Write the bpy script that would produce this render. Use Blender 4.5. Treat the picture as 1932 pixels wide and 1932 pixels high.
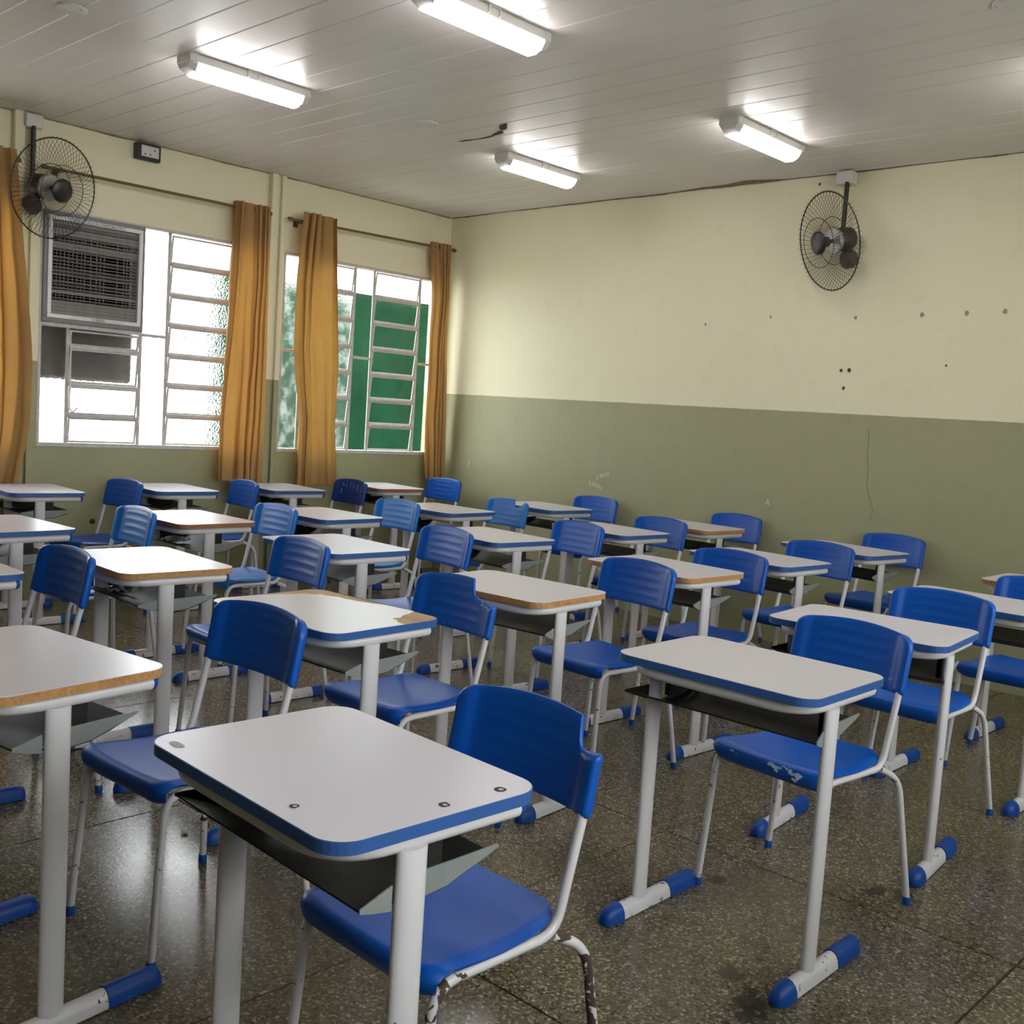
import bpy, bmesh, math, random
from mathutils import Vector, Matrix, noise as mnoise
random.seed(7)
R = math.radians
scene = bpy.context.scene
for o in list(bpy.data.objects): bpy.data.objects.remove(o, do_unlink=True)
COL = scene.collection

# ------------------------------------------------------------------ camera
F_PX, YAW, PITCH, ROLL = 2000.9, -0.7563, -0.0921, 0.0656
CAM = Vector((6.9189, -6.3382, 1.4072))
fw = Vector((math.sin(YAW)*math.cos(PITCH), math.cos(YAW)*math.cos(PITCH), math.sin(PITCH)))
rt = Vector((math.cos(YAW), -math.sin(YAW), 0)); up = rt.cross(fw)
r2 = rt*math.cos(ROLL) + up*math.sin(ROLL); u2 = up*math.cos(ROLL) - rt*math.sin(ROLL)
cd = bpy.data.cameras.new('camera'); cam = bpy.data.objects.new('camera', cd); COL.objects.link(cam)
cd.sensor_width = 36.0; cd.sensor_fit = 'HORIZONTAL'; cd.lens = 36.0*F_PX/1932.0
cd.clip_start = 0.02; cd.clip_end = 200
M = Matrix((r2, u2, -fw)).transposed().to_4x4(); M.translation = CAM
cam.matrix_world = M
scene.camera = cam

# ------------------------------------------------------------------ world and exposure
SKY = 7.5
LAMP = 18.5
world = bpy.data.worlds.new('overcast_sky'); scene.world = world; world.use_nodes = True
bg = world.node_tree.nodes['Background']
bg.inputs[0].default_value = (0.93, 0.97, 1.0, 1); bg.inputs[1].default_value = SKY
scene.view_settings.view_transform = 'Standard'
scene.view_settings.look = 'None'
scene.view_settings.gamma = 1.0
scene.view_settings.use_curve_mapping = False
scene.view_settings.exposure = 0.4

# room
RX, RY, H, G = 7.44, -7.75, 3.056, 1.545
SILL, HEAD = 1.005, 2.515
WT = 0.14

# ------------------------------------------------------------------ helpers
def tag(o, label=None, cat=None, group=None, kind=None):
    if label: o['label'] = label
    if cat: o['category'] = cat
    if group: o['group'] = group
    if kind: o['kind'] = kind
    return o

def mesh_from(bm, name, mat, smooth=False, angle=None):
    bmesh.ops.recalc_face_normals(bm, faces=bm.faces[:])
    me = bpy.data.meshes.new(name); bm.to_mesh(me); bm.free()
    if mat: me.materials.append(mat)
    if smooth:
        me.polygons.foreach_set('use_smooth', [True]*len(me.polygons))
        if angle:
            try: me.set_sharp_from_angle(angle=R(angle))
            except Exception: pass
    me.update()
    return me

def add(name, me, parent=None, loc=None, rot=None):
    o = bpy.data.objects.new(name, me); COL.objects.link(o)
    if parent is not None: o.parent = parent
    if loc is not None: o.location = loc
    if rot is not None: o.rotation_euler = rot
    return o

def empty(name, loc=(0, 0, 0), rz=0.0):
    o = bpy.data.objects.new(name, None); COL.objects.link(o)
    o.empty_display_size = 0.05
    o.location = loc; o.rotation_euler = (0, 0, rz)
    return o

def box(bm, x0, x1, y0, y1, z0, z1, bevel=0.0, seg=1):
    vs = [bm.verts.new((x, y, z)) for x in (x0, x1) for y in (y0, y1) for z in (z0, z1)]
    idx = [(0,1,3,2), (4,6,7,5), (0,4,5,1), (2,3,7,6), (0,2,6,4), (1,5,7,3)]
    fs = [bm.faces.new([vs[i] for i in f]) for f in idx]
    if bevel > 0:
        es = list({e for f in fs for e in f.edges})
        bmesh.ops.bevel(bm, geom=es, offset=bevel, segments=seg, affect='EDGES', profile=0.5)
    return vs

def box_mesh(name, mat, x0, x1, y0, y1, z0, z1, bevel=0.0, seg=1):
    bm = bmesh.new(); box(bm, x0, x1, y0, y1, z0, z1, bevel, seg)
    return mesh_from(bm, name, mat)

def fillet(pts, radii, k=6):
    pts = [Vector(p) for p in pts]; out = [pts[0]]
    for i in range(1, len(pts)-1):
        a, b, c = pts[i-1], pts[i], pts[i+1]
        r = radii[i-1] if isinstance(radii, (list, tuple)) else radii
        d1 = (a-b).normalized(); d2 = (c-b).normalized()
        ang = d1.angle(d2)
        if ang > math.pi-1e-3 or r <= 0: out.append(b); continue
        t = r/math.tan(ang/2); t = min(t, (a-b).length*0.49 if i > 1 else (a-b).length*0.95, (c-b).length*0.49 if i < len(pts)-2 else (c-b).length*0.95)
        p1 = b+d1*t; p2 = b+d2*t
        for j in range(k+1):
            s = j/k
            out.append(p1*(1-s)**2 + b*2*s*(1-s) + p2*s*s)
    out.append(pts[-1]); return out

def sweep(bm, path, r, n=8, cap=True, closed=False, rfun=None, prof=None):
    path = [Vector(p) for p in path]; m = len(path)
    t0 = (path[1]-path[0]).normalized()
    ref = Vector((0, 0, 1)) if abs(t0.z) < 0.9 else Vector((1, 0, 0))
    nrm = (ref - t0*ref.dot(t0)).normalized(); rings = []
    for i in range(m):
        if closed: t = (path[(i+1) % m]-path[i-1]).normalized()
        elif i == 0: t = t0
        elif i == m-1: t = (path[-1]-path[-2]).normalized()
        else: t = (path[i+1]-path[i-1]).normalized()
        nrm = (nrm - t*nrm.dot(t)).normalized(); bn = t.cross(nrm)
        rr = rfun(i/(m-1)) if rfun else r
        ring = []
        for j in range(n):
            a = 2*math.pi*j/n
            cx, cy = (math.cos(a)*rr, math.sin(a)*rr) if prof is None else prof(a)
            ring.append(bm.verts.new(path[i]+nrm*cx+bn*cy))
        rings.append(ring)
    for i in range(m if closed else m-1):
        A, B = rings[i], rings[(i+1) % m]
        for j in range(n):
            bm.faces.new((A[j], A[(j+1) % n], B[(j+1) % n], B[j]))
    if cap and not closed:
        bm.faces.new(rings[0][::-1]); bm.faces.new(rings[-1])
    return rings

def tube_mesh(name, mat, path, r, n=8, **k):
    bm = bmesh.new(); sweep(bm, path, r, n, **k)
    return mesh_from(bm, name, mat, True, 50)

def lathe(bm, prof, n=24, mat4=None):
    rings = []
    for (r, z) in prof:
        if r < 1e-6: rings.append([bm.verts.new((0, 0, z))]); continue
        rings.append([bm.verts.new((r*math.cos(2*math.pi*j/n), r*math.sin(2*math.pi*j/n), z)) for j in range(n)])
    for A, B in zip(rings, rings[1:]):
        for j in range(n):
            k = (j+1) % n
            if len(A) == 1 and len(B) == 1: continue
            if len(A) == 1: bm.faces.new((A[0], B[j], B[k]))
            elif len(B) == 1: bm.faces.new((A[j], A[k], B[0]))
            else: bm.faces.new((A[j], A[k], B[k], B[j]))
    if mat4 is not None:
        vs = [v for r_ in rings for v in r_]
        bmesh.ops.transform(bm, matrix=mat4, verts=vs)
    return rings

def ribbon(bm, pts, w, nrm, off=0.0):
    """flat stroke of width w along pts, lying in the plane with normal nrm"""
    nrm = Vector(nrm).normalized(); pts = [Vector(p)+nrm*off for p in pts]; L = []
    for i, p in enumerate(pts):
        a = pts[max(0, i-1)]; b = pts[min(len(pts)-1, i+1)]
        t = (b-a); t = t.normalized() if t.length > 1e-9 else Vector((1, 0, 0))
        s = t.cross(nrm).normalized()*(w(i/(len(pts)-1)) if callable(w) else w)*0.5
        L.append((bm.verts.new(p-s), bm.verts.new(p+s)))
    for (a, b), (c, d) in zip(L, L[1:]): bm.faces.new((a, b, d, c))

def prism(bm, poly, z0, z1):
    b = [bm.verts.new((x, y, z0)) for x, y in poly]; t = [bm.verts.new((x, y, z1)) for x, y in poly]
    n = len(poly); bm.faces.new(b[::-1]); bm.faces.new(t)
    for i in range(n): bm.faces.new((b[i], b[(i+1) % n], t[(i+1) % n], t[i]))

def rrect(hx, hy, r, k=7):
    out = []
    for cx, cy, a0 in ((hx-r, hy-r, 0), (-hx+r, hy-r, 90), (-hx+r, -hy+r, 180), (hx-r, -hy+r, 270)):
        for j in range(k+1):
            a = R(a0+90*j/k); out.append((cx+r*math.cos(a), cy+r*math.sin(a)))
    return out

# ------------------------------------------------------------------ materials
def mat_new(name):
    m = bpy.data.materials.new(name); m.use_nodes = True
    nt = m.node_tree; b = nt.nodes['Principled BSDF']
    return m, nt, b
def N(nt, t, **kw):
    n = nt.nodes.new(t)
    for k, v in kw.items(): setattr(n, k, v)
    return n
def L(nt, a, b): nt.links.new(a, b)
def ramp(nt, fac, stops, interp='LINEAR'):
    n = N(nt, 'ShaderNodeValToRGB'); cr = n.color_ramp; cr.interpolation = interp
    while len(cr.elements) < len(stops): cr.elements.new(0.5)
    for e, (p, c) in zip(cr.elements, stops):
        e.position = p; e.color = (*c, 1) if len(c) == 3 else c
    L(nt, fac, n.inputs[0]); return n.outputs[0]
def noise_tex(nt, vec, scale, detail=3, rough=0.55, dist=0.0):
    n = N(nt, 'ShaderNodeTexNoise'); n.inputs['Scale'].default_value = scale; n.inputs['Detail'].default_value = detail
    n.inputs['Roughness'].default_value = rough; n.inputs['Distortion'].default_value = dist
    if vec is not None: L(nt, vec, n.inputs['Vector'])
    return n.outputs['Fac']
def mixc(nt, fac, a, b, mode='MIX'):
    n = N(nt, 'ShaderNodeMix', data_type='RGBA', blend_type=mode)
    for s, v in ((0, fac), (6, a), (7, b)):
        if hasattr(v, 'is_linked'): L(nt, v, n.inputs[s])
        elif s == 0: n.inputs[s].default_value = v
        else: n.inputs[s].default_value = (*v, 1)
    return n.outputs[2]
def math_n(nt, op, a, b=None, clamp=False):
    n = N(nt, 'ShaderNodeMath', operation=op, use_clamp=clamp)
    for i, v in enumerate((a, b)):
        if v is None: continue
        if hasattr(v, 'is_linked'): L(nt, v, n.inputs[i])
        else: n.inputs[i].default_value = v
    return n.outputs[0]
def bump(nt, b, h, strength=0.2, dist=0.01):
    n = N(nt, 'ShaderNodeBump'); n.inputs['Strength'].default_value = strength; n.inputs['Distance'].default_value = dist
    L(nt, h, n.inputs['Height']); L(nt, n.outputs[0], b.inputs['Normal'])
def geo_pos(nt): return N(nt, 'ShaderNodeNewGeometry').outputs['Position']
def obj_co(nt): return N(nt, 'ShaderNodeTexCoord').outputs['Object']
def rnd(nt): return N(nt, 'ShaderNodeObjectInfo').outputs['Random']

def simple(name, col, rough=0.5, metal=0.0, var=0.0, scale=8.0, bumps=0.0, spec=0.5):
    m, nt, b = mat_new(name)
    b.inputs['Roughness'].default_value = rough; b.inputs['Metallic'].default_value = metal
    b.inputs['Specular IOR Level'].default_value = spec
    if var > 0:
        f = noise_tex(nt, obj_co(nt), scale, 4)
        c = ramp(nt, f, [(0.3, tuple(x*(1-var) for x in col)), (0.7, tuple(min(1, x*(1+var)) for x in col))])
        L(nt, c, b.inputs['Base Color'])
        if bumps: bump(nt, b, f, bumps, 0.004)
    else: b.inputs['Base Color'].default_value = (*col, 1)
    return m

def wall_mat(name):
    m, nt, b = mat_new(name); p = geo_pos(nt)
    sx = N(nt, 'ShaderNodeSeparateXYZ'); L(nt, p, sx.inputs[0])
    z = sx.outputs[2]
    wob = math_n(nt, 'MULTIPLY', noise_tex(nt, p, 14, 2), 0.006)
    step = math_n(nt, 'GREATER_THAN', math_n(nt, 'ADD', z, wob), G+0.003)
    n1 = noise_tex(nt, p, 1.3, 5, 0.6); n2 = noise_tex(nt, p, 9, 4, 0.6)
    cream = mixc(nt, n1, (0.70, 0.645, 0.455), (0.77, 0.715, 0.52))
    cream = mixc(nt, ramp(nt, n2, [(0.55, (0, 0, 0)), (0.85, (0.35, 0.35, 0.35))]), cream, (0.62, 0.535, 0.34))
    olive = mixc(nt, n1, (0.29, 0.285, 0.165), (0.345, 0.33, 0.20))
    olive = mixc(nt, ramp(nt, n2, [(0.5, (0, 0, 0)), (0.9, (0.5, 0.5, 0.5))]), olive, (0.26, 0.24, 0.125))
    # grime specks low on the wall
    sp = ramp(nt, noise_tex(nt, p, 30, 3, 0.7), [(0.70, (0, 0, 0)), (0.76, (0.6, 0.6, 0.6))])
    olive = mixc(nt, sp, olive, (0.12, 0.10, 0.05))
    c = mixc(nt, step, olive, cream); L(nt, c, b.inputs['Base Color'])
    b.inputs['Roughness'].default_value = 0.5; b.inputs['Specular IOR Level'].default_value = 0.35
    bump(nt, b, noise_tex(nt, p, 60, 4, 0.6), 0.12, 0.003)
    return m
M_wall = wall_mat('two_tone_wall_paint')

def ceil_mat():
    m, nt, b = mat_new('pvc_ceiling_plank'); p = geo_pos(nt)
    mp = N(nt, 'ShaderNodeMapping'); mp.inputs['Scale'].default_value = (0.5, 6, 1); L(nt, p, mp.inputs[0])
    n1 = noise_tex(nt, mp.outputs[0], 3, 3)
    c = mixc(nt, n1, (0.64, 0.605, 0.58), (0.70, 0.665, 0.64))
    c = mixc(nt, ramp(nt, noise_tex(nt, p, 1.1, 5), [(0.55, (0, 0, 0)), (0.8, (0.4, 0.4, 0.4))]), c, (0.58, 0.53, 0.47))
    L(nt, c, b.inputs['Base Color']); b.inputs['Roughness'].default_value = 0.33; b.inputs['Specular IOR Level'].default_value = 0.28
    mp2 = N(nt, 'ShaderNodeMapping'); mp2.inputs['Scale'].default_value = (0.2, 40, 1); L(nt, p, mp2.inputs[0])
    bump(nt, b, noise_tex(nt, mp2.outputs[0], 2, 2), 0.12, 0.002)
    return m
M_ceil = ceil_mat()

def floor_mat():
    m, nt, b = mat_new('terrazzo'); p = geo_pos(nt)
    v = N(nt, 'ShaderNodeTexVoronoi'); v.inputs['Scale'].default_value = 150; L(nt, p, v.inputs['Vector'])
    sp = N(nt, 'ShaderNodeSeparateColor'); L(nt, v.outputs['Color'], sp.inputs[0])
    chips = ramp(nt, sp.outputs[0], [(0.0, (0.032, 0.024, 0.014)), (0.25, (0.088, 0.070, 0.042)), (0.62, (0.125, 0.101, 0.064)), (0.86, (0.20, 0.168, 0.112)), (1.0, (0.40, 0.355, 0.265))])
    n1 = noise_tex(nt, p, 1.4, 5, 0.62)
    c = mixc(nt, ramp(nt, n1, [(0.35, (0, 0, 0)), (0.75, (0.75, 0.75, 0.75))]), chips, (0.082, 0.061, 0.034))
    n2 = noise_tex(nt, p, 5.0, 5, 0.7, 0.6)
    st = ramp(nt, n2, [(0.66, (0, 0, 0)), (0.74, (0.7, 0.7, 0.7))])
    c = mixc(nt, st, c, (0.035, 0.026, 0.016))
    # spilled stains with places of their own
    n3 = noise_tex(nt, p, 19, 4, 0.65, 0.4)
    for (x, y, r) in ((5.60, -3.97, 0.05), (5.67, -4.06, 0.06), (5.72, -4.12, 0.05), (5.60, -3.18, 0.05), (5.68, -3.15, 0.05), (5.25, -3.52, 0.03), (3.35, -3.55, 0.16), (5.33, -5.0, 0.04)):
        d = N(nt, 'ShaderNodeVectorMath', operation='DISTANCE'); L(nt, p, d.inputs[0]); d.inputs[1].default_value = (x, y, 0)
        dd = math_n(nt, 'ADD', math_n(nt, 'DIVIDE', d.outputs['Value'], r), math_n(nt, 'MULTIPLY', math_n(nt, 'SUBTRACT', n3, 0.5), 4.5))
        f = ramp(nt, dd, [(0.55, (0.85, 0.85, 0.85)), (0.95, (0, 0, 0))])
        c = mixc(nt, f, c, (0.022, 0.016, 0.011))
    L(nt, c, b.inputs['Base Color'])
    rg = math_n(nt, 'ADD', math_n(nt, 'MULTIPLY', n1, 0.22), 0.08); L(nt, rg, b.inputs['Roughness'])
    b.inputs['Specular IOR Level'].default_value = 0.45
    bump(nt, b, noise_tex(nt, p, 90, 3), 0.10, 0.002)
    return m
M_floor = floor_mat()

def laminate_mat():
    m, nt, b = mat_new('grey_laminate'); p = obj_co(nt); r = rnd(nt)
    n1 = noise_tex(nt, geo_pos(nt), 4, 4)
    c = mixc(nt, n1, (0.555, 0.505, 0.58), (0.625, 0.575, 0.65))
    c = mixc(nt, math_n(nt, 'MULTIPLY', r, 0.5), c, (0.54, 0.50, 0.48))
    sc = ramp(nt, noise_tex(nt, geo_pos(nt), 38, 4, 0.7), [(0.68, (0, 0, 0)), (0.78, (0.35, 0.35, 0.35))])
    c = mixc(nt, sc, c, (0.40, 0.37, 0.33))
    L(nt, c, b.inputs['Base Color']); b.inputs['Roughness'].default_value = 0.28
    bump(nt, b, noise_tex(nt, geo_pos(nt), 300, 2), 0.06, 0.001)
    return m
M_lam = laminate_mat()
def mdf_mat(name, a, bb, rough=0.75):
    m, nt, b = mat_new(name); p = geo_pos(nt)
    f = noise_tex(nt, p, 120, 4, 0.7)
    c = mixc(nt, ramp(nt, f, [(0.35, (0, 0, 0)), (0.65, (1, 1, 1))]), a, bb)
    c = mixc(nt, ramp(nt, noise_tex(nt, p, 14, 3), [(0.5, (0, 0, 0)), (0.75, (0.5, 0.5, 0.5))]), c, tuple(x*0.6 for x in a))
    L(nt, c, b.inputs['Base Color']); b.inputs['Roughness'].default_value = rough
    bump(nt, b, f, 0.5, 0.003); return m
M_mdf = mdf_mat('raw_particle_board', (0.30, 0.135, 0.045), (0.46, 0.235, 0.085))
M_mdf2 = mdf_mat('reddish_raw_board', (0.20, 0.07, 0.03), (0.30, 0.115, 0.05))
M_board_top = mdf_mat('bare_board_face', (0.42, 0.27, 0.13), (0.55, 0.37, 0.20))

def plastic(name, col, rough=0.38, wear=(0.55, 0.68, 0.9), amt=0.12):
    m, nt, b = mat_new(name); p = geo_pos(nt)
    n1 = noise_tex(nt, p, 5, 4)
    c = mixc(nt, n1, tuple(x*0.85 for x in col), tuple(min(1, x*1.12) for x in col))
    w = ramp(nt, noise_tex(nt, p, 26, 5, 0.72, 0.5), [(0.66, (0, 0, 0)), (0.76, (amt,)*3)])
    c = mixc(nt, w, c, wear); L(nt, c, b.inputs['Base Color'])
    b.inputs['Roughness'].default_value = rough; b.inputs['Specular IOR Level'].default_value = 0.32
    bump(nt, b, noise_tex(nt, p, 420, 2), 0.10, 0.0006)
    return m
M_blue = plastic('blue_polypropylene', (0.0015, 0.066, 0.36), 0.37)
M_blue_sheen = plastic('window_sheen_blue_polypropylene', (0.010, 0.135, 0.46), 0.34, amt=0.25)  # window reflection painted in as a lighter blue
M_blue_scuff = plastic('scuffed_blue_polypropylene', (0.002, 0.076, 0.40), 0.37, amt=0.55)
M_blue_dark = plastic('dark_blue_polypropylene', (0.008, 0.035, 0.20), 0.36)
M_cap = plastic('blue_end_cap', (0.002, 0.048, 0.26), 0.42, amt=0.2)
M_edge = plastic('blue_edge_band', (0.030, 0.085, 0.26), 0.36, amt=0.3)

def paint(name, chip=0.0):
    m, nt, b = mat_new(name); p = geo_pos(nt)
    n1 = noise_tex(nt, p, 7, 4)
    c = mixc(nt, n1, (0.53, 0.495, 0.52), (0.59, 0.555, 0.58))
    t = 0.735-0.21*chip
    w = ramp(nt, noise_tex(nt, p, 34 if chip < 0.5 else 26, 4, 0.62, 0.8), [(t, (0, 0, 0)), (t+0.015, (1, 1, 1))])
    c = mixc(nt, w, c, (0.055, 0.028, 0.020)); L(nt, c, b.inputs['Base Color'])
    L(nt, mixc(nt, w, (0.30,)*3, (0.75,)*3), b.inputs['Roughness'])
    bump(nt, b, math_n(nt, 'SUBTRACT', 1.0, w), 0.25, 0.001)
    return m
M_paint = paint('grey_lilac_enamel'); M_paint_chip = paint('chipped_grey_enamel', 1.0); M_paint_mid = paint('worn_grey_enamel', 0.45)
M_tray = simple('dark_grey_plastic_tray', (0.016, 0.015, 0.014), 0.5, var=0.2, scale=12, spec=0.18)
M_tray_end = simple('grey_green_tray_end', (0.19, 0.20, 0.20), 0.45, var=0.12, scale=10)
M_frame = simple('window_steel_paint', (0.50, 0.46, 0.44), 0.45, var=0.15, scale=20, bumps=0.1)
M_white = simple('white_plastic', (0.62, 0.60, 0.58), 0.4, var=0.06, scale=6)
M_black = simple('black_plastic', (0.012, 0.011, 0.011), 0.4)
M_fan = simple('dark_grey_motor_paint', (0.040, 0.036, 0.036), 0.5, var=0.25, scale=18)
M_fanrod = simple('dark_brown_rod_paint', (0.020, 0.013, 0.012), 0.4)
M_wire = simple('dark_wire', (0.055, 0.045, 0.030), 0.45, metal=0.4)
M_chrome = simple('dusty_silver', (0.42, 0.41, 0.39), 0.4, metal=0.5, var=0.15)
M_rod = simple('bronze_curtain_rod', (0.16, 0.10, 0.045), 0.4, metal=0.4)
M_ac = simple('dusty_grey_frame', (0.20, 0.19, 0.20), 0.5, var=0.15)
M_slat = simple('dusty_slat_plastic', (0.27, 0.25, 0.24), 0.5, var=0.2, scale=20)
M_silver = simple('silver_grille_frame', (0.70, 0.70, 0.71), 0.4, var=0.08)
M_dark = simple('dark_void', (0.012, 0.011, 0.012), 0.6)
M_print = simple('dark_print', (0.07, 0.07, 0.075), 0.5)
M_chalk = simple('pale_scratch', (0.62, 0.58, 0.44), 0.8)
M_scr_blue = simple('pale_blue_scratch', (0.34, 0.40, 0.60), 0.7)
M_hole = simple('plaster_hole', (0.06, 0.05, 0.035), 0.9)
M_holelight = simple('worn_plaster_spot', (0.30, 0.27, 0.19), 0.9)
M_dirt = simple('brown_dirt', (0.23, 0.175, 0.115), 0.9, var=0.4, scale=30)
M_crack = simple('dark_crack', (0.035, 0.028, 0.020), 0.9)
M_paper = simple('white_paper', (0.72, 0.71, 0.69), 0.7)
M_greenwall = simple('green_painted_wall', (0.0020, 0.020, 0.0085), 0.7, var=0.25, scale=1.5, spec=0.02)
M_conc = simple('grey_concrete', (0.34, 0.33, 0.31), 0.8, var=0.2, scale=3, bumps=0.2)
M_body = simple('dark_cooler_body', (0.060, 0.052, 0.046), 0.5, var=0.15)
M_yard = simple('pale_yard_ground', (0.50, 0.47, 0.42), 0.9, var=0.15, scale=1)
M_eave = simple('grey_fibre_beam', (0.12, 0.12, 0.12), 0.7)

def cloth_mat():
    m = bpy.data.materials.new('mustard_curtain_cloth'); m.use_nodes = True; nt = m.node_tree; nt.nodes.clear()
    out = N(nt, 'ShaderNodeOutputMaterial'); d = N(nt, 'ShaderNodeBsdfDiffuse'); t = N(nt, 'ShaderNodeBsdfTranslucent'); mx = N(nt, 'ShaderNodeMixShader')
    p = geo_pos(nt)
    c = mixc(nt, noise_tex(nt, p, 6, 4), (0.33, 0.195, 0.082), (0.40, 0.245, 0.115))
    L(nt, c, d.inputs[0]); t.inputs[0].default_value = (0.55, 0.26, 0.045, 1)
    bn = N(nt, 'ShaderNodeBump'); bn.inputs['Strength'].default_value = 0.15; bn.inputs['Distance'].default_value = 0.004
    L(nt, noise_tex(nt, p, 40, 3), bn.inputs['Height']); L(nt, bn.outputs[0], d.inputs['Normal'])
    mx.inputs[0].default_value = 0.19
    L(nt, d.outputs[0], mx.inputs[1]); L(nt, t.outputs[0], mx.inputs[2]); L(nt, mx.outputs[0], out.inputs[0])
    return m
M_cloth = cloth_mat()

def glass_mat(name, haze, tint=(1, 1, 1), scale=70.0, dirt=0.0):
    """thin window pane: clear part lets light straight through, patterned part scatters it"""
    m = bpy.data.materials.new(name); m.use_nodes = True; nt = m.node_tree; nt.nodes.clear()
    out = N(nt, 'ShaderNodeOutputMaterial'); tr = N(nt, 'ShaderNodeBsdfTransparent'); rf = N(nt, 'ShaderNodeBsdfRefraction')
    gl = N(nt, 'ShaderNodeBsdfGlossy'); tl = N(nt, 'ShaderNodeBsdfTranslucent')
    tr.inputs[0].default_value = (*tint, 1); rf.inputs['IOR'].default_value = 1.06; rf.inputs['Roughness'].default_value = 0.28; rf.inputs[0].default_value = (*tint, 1)
    gl.inputs['Roughness'].default_value = 0.08
    tl.inputs[0].default_value = (0.85, 0.85, 0.82, 1)
    p = geo_pos(nt)
    v = N(nt, 'ShaderNodeTexVoronoi'); v.inputs['Scale'].default_value = scale; L(nt, p, v.inputs['Vector'])
    bn = N(nt, 'ShaderNodeBump'); bn.inputs['Strength'].default_value = 0.8; bn.inputs['Distance'].default_value = 0.01
    L(nt, v.outputs['Distance'], bn.inputs['Height']); L(nt, bn.outputs[0], rf.inputs['Normal'])
    a = N(nt, 'ShaderNodeMixShader'); a.inputs[0].default_value = haze; L(nt, tr.outputs[0], a.inputs[1]); L(nt, rf.outputs[0], a.inputs[2])
    b = N(nt, 'ShaderNodeMixShader'); L(nt, a.outputs[0], b.inputs[1]); L(nt, tl.outputs[0], b.inputs[2])
    dn = ramp(nt, noise_tex(nt, p, 9, 5, 0.7), [(0.45, (dirt*0.1,)*3), (0.75, (dirt,)*3)]); L(nt, dn, b.inputs[0])
    c = N(nt, 'ShaderNodeMixShader'); fr = N(nt, 'ShaderNodeFresnel'); fr.inputs[0].default_value = 1.45
    L(nt, math_n(nt, 'MULTIPLY', fr.outputs[0], 0.6), c.inputs[0]); L(nt, b.outputs[0], c.inputs[1]); L(nt, gl.outputs[0], c.inputs[2])
    L(nt, c.outputs[0], out.inputs[0]); return m
M_glass = glass_mat('patterned_glass', 0.72, dirt=0.05)
M_glass_fine = glass_mat('dirty_patterned_glass', 0.6, tint=(0.88, 1.0, 0.95), dirt=0.24, scale=110)
M_glass_clear = glass_mat('dirty_clear_glass', 0.04, tint=(0.86, 0.9, 0.84), dirt=0.008)

def emit_mat(name, col, s):
    m = bpy.data.materials.new(name); m.use_nodes = True; nt = m.node_tree; nt.nodes.clear()
    out = N(nt, 'ShaderNodeOutputMaterial'); e = N(nt, 'ShaderNodeEmission'); e.inputs[0].default_value = (*col, 1); e.inputs[1].default_value = s
    L(nt, e.outputs[0], out.inputs[0]); return m
M_lampglow = emit_mat('lit_fluorescent_diffuser', (1.0, 0.97, 0.95), LAMP)

# ------------------------------------------------------------------ setting: floor, ceiling, walls
floor = tag(empty('floor'), 'brown speckled terrazzo floor under the desks', None, None, 'structure')
add('floor_bed', box_mesh('floor_bed', M_crack, -WT, RX+WT, RY-WT, WT, -0.12, -0.0045), floor)
xs = [-0.02, 1.36, 2.54, 3.72, 4.90, 6.07, 7.46]; ys = [0.02, -0.98, -2.15, -3.32, -4.49, -5.66, -6.83, RY-0.02]
for i in range(len(xs)-1):
    for j in range(len(ys)-1):
        bm = bmesh.new(); g = 0.0032
        box(bm, xs[i]+g, xs[i+1]-g, ys[j+1]+g, ys[j]-g, -0.03, 0.0, 0.0012)
        add('terrazzo_slab', mesh_from(bm, 'terrazzo_slab', M_floor), floor)

ceiling = tag(empty('ceiling', (0, 0, H)), 'pale grey plastic plank ceiling', None, None, 'structure')
add('ceiling_backing', box_mesh('ceiling_backing', M_white, -WT, RX+WT, RY-WT, WT, 0.012, 0.08), ceiling)
PW = 0.1905
bm = bmesh.new()
prof = [(0.0, 0.014), (0.0, 0.003), (0.004, 0.0), (PW-0.006, 0.0), (PW-0.002, 0.003), (PW-0.002, 0.014)]
a = [bm.verts.new((0.0, y, z)) for y, z in prof]; b_ = [bm.verts.new((RX, y, z)) for y, z in prof]
for i in range(len(prof)): bm.faces.new((a[i], a[(i+1) % len(prof)], b_[(i+1) % len(prof)], b_[i]))
bm.faces.new(a[::-1]); bm.faces.new(b_)
me_plank = mesh_from(bm, 'plank', M_ceil)
y = -4.406 + PW*23
while y > RY+0.001:
    y0 = y-PW
    if y <= 0.01 and y0 >= RY-0.01: add('plank', me_plank, ceiling, (0, y0, 0))
    elif y > 0.01 and y0 < 0:
        add('plank', box_mesh('plank_end', M_ceil, 0, RX, 0, -y0-0.004, 0, 0.014), ceiling, (0, y0, 0))
    elif y0 < RY-0.01 < y:
        add('plank', box_mesh('plank_end', M_ceil, 0, RX, 0, y-RY-0.004, 0, 0.014), ceiling, (0, RY, 0))
    y = y0

def wall_with_openings(name, axis, at0, at1, lo, hi, opens):
    """axis 'x': wall slab x in [at0,at1], runs along y"""
    bm = bmesh.new(); cuts = sorted(opens)
    def slab(u0, u1, z0, z1):
        if axis == 'x': box(bm, at0, at1, u0, u1, z0, z1)
        else: box(bm, u0, u1, at0, at1, z0, z1)
    prev = lo
    for (u0, u1, z0, z1) in cuts:
        slab(prev, u0, 0, H); slab(u0, u1, 0, z0); slab(u0, u1, z1, H); prev = u1
    slab(prev, hi, 0, H)
    bmesh.ops.remove_doubles(bm, verts=bm.verts[:], dist=1e-5)
    return mesh_from(bm, name, M_wall)

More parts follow.
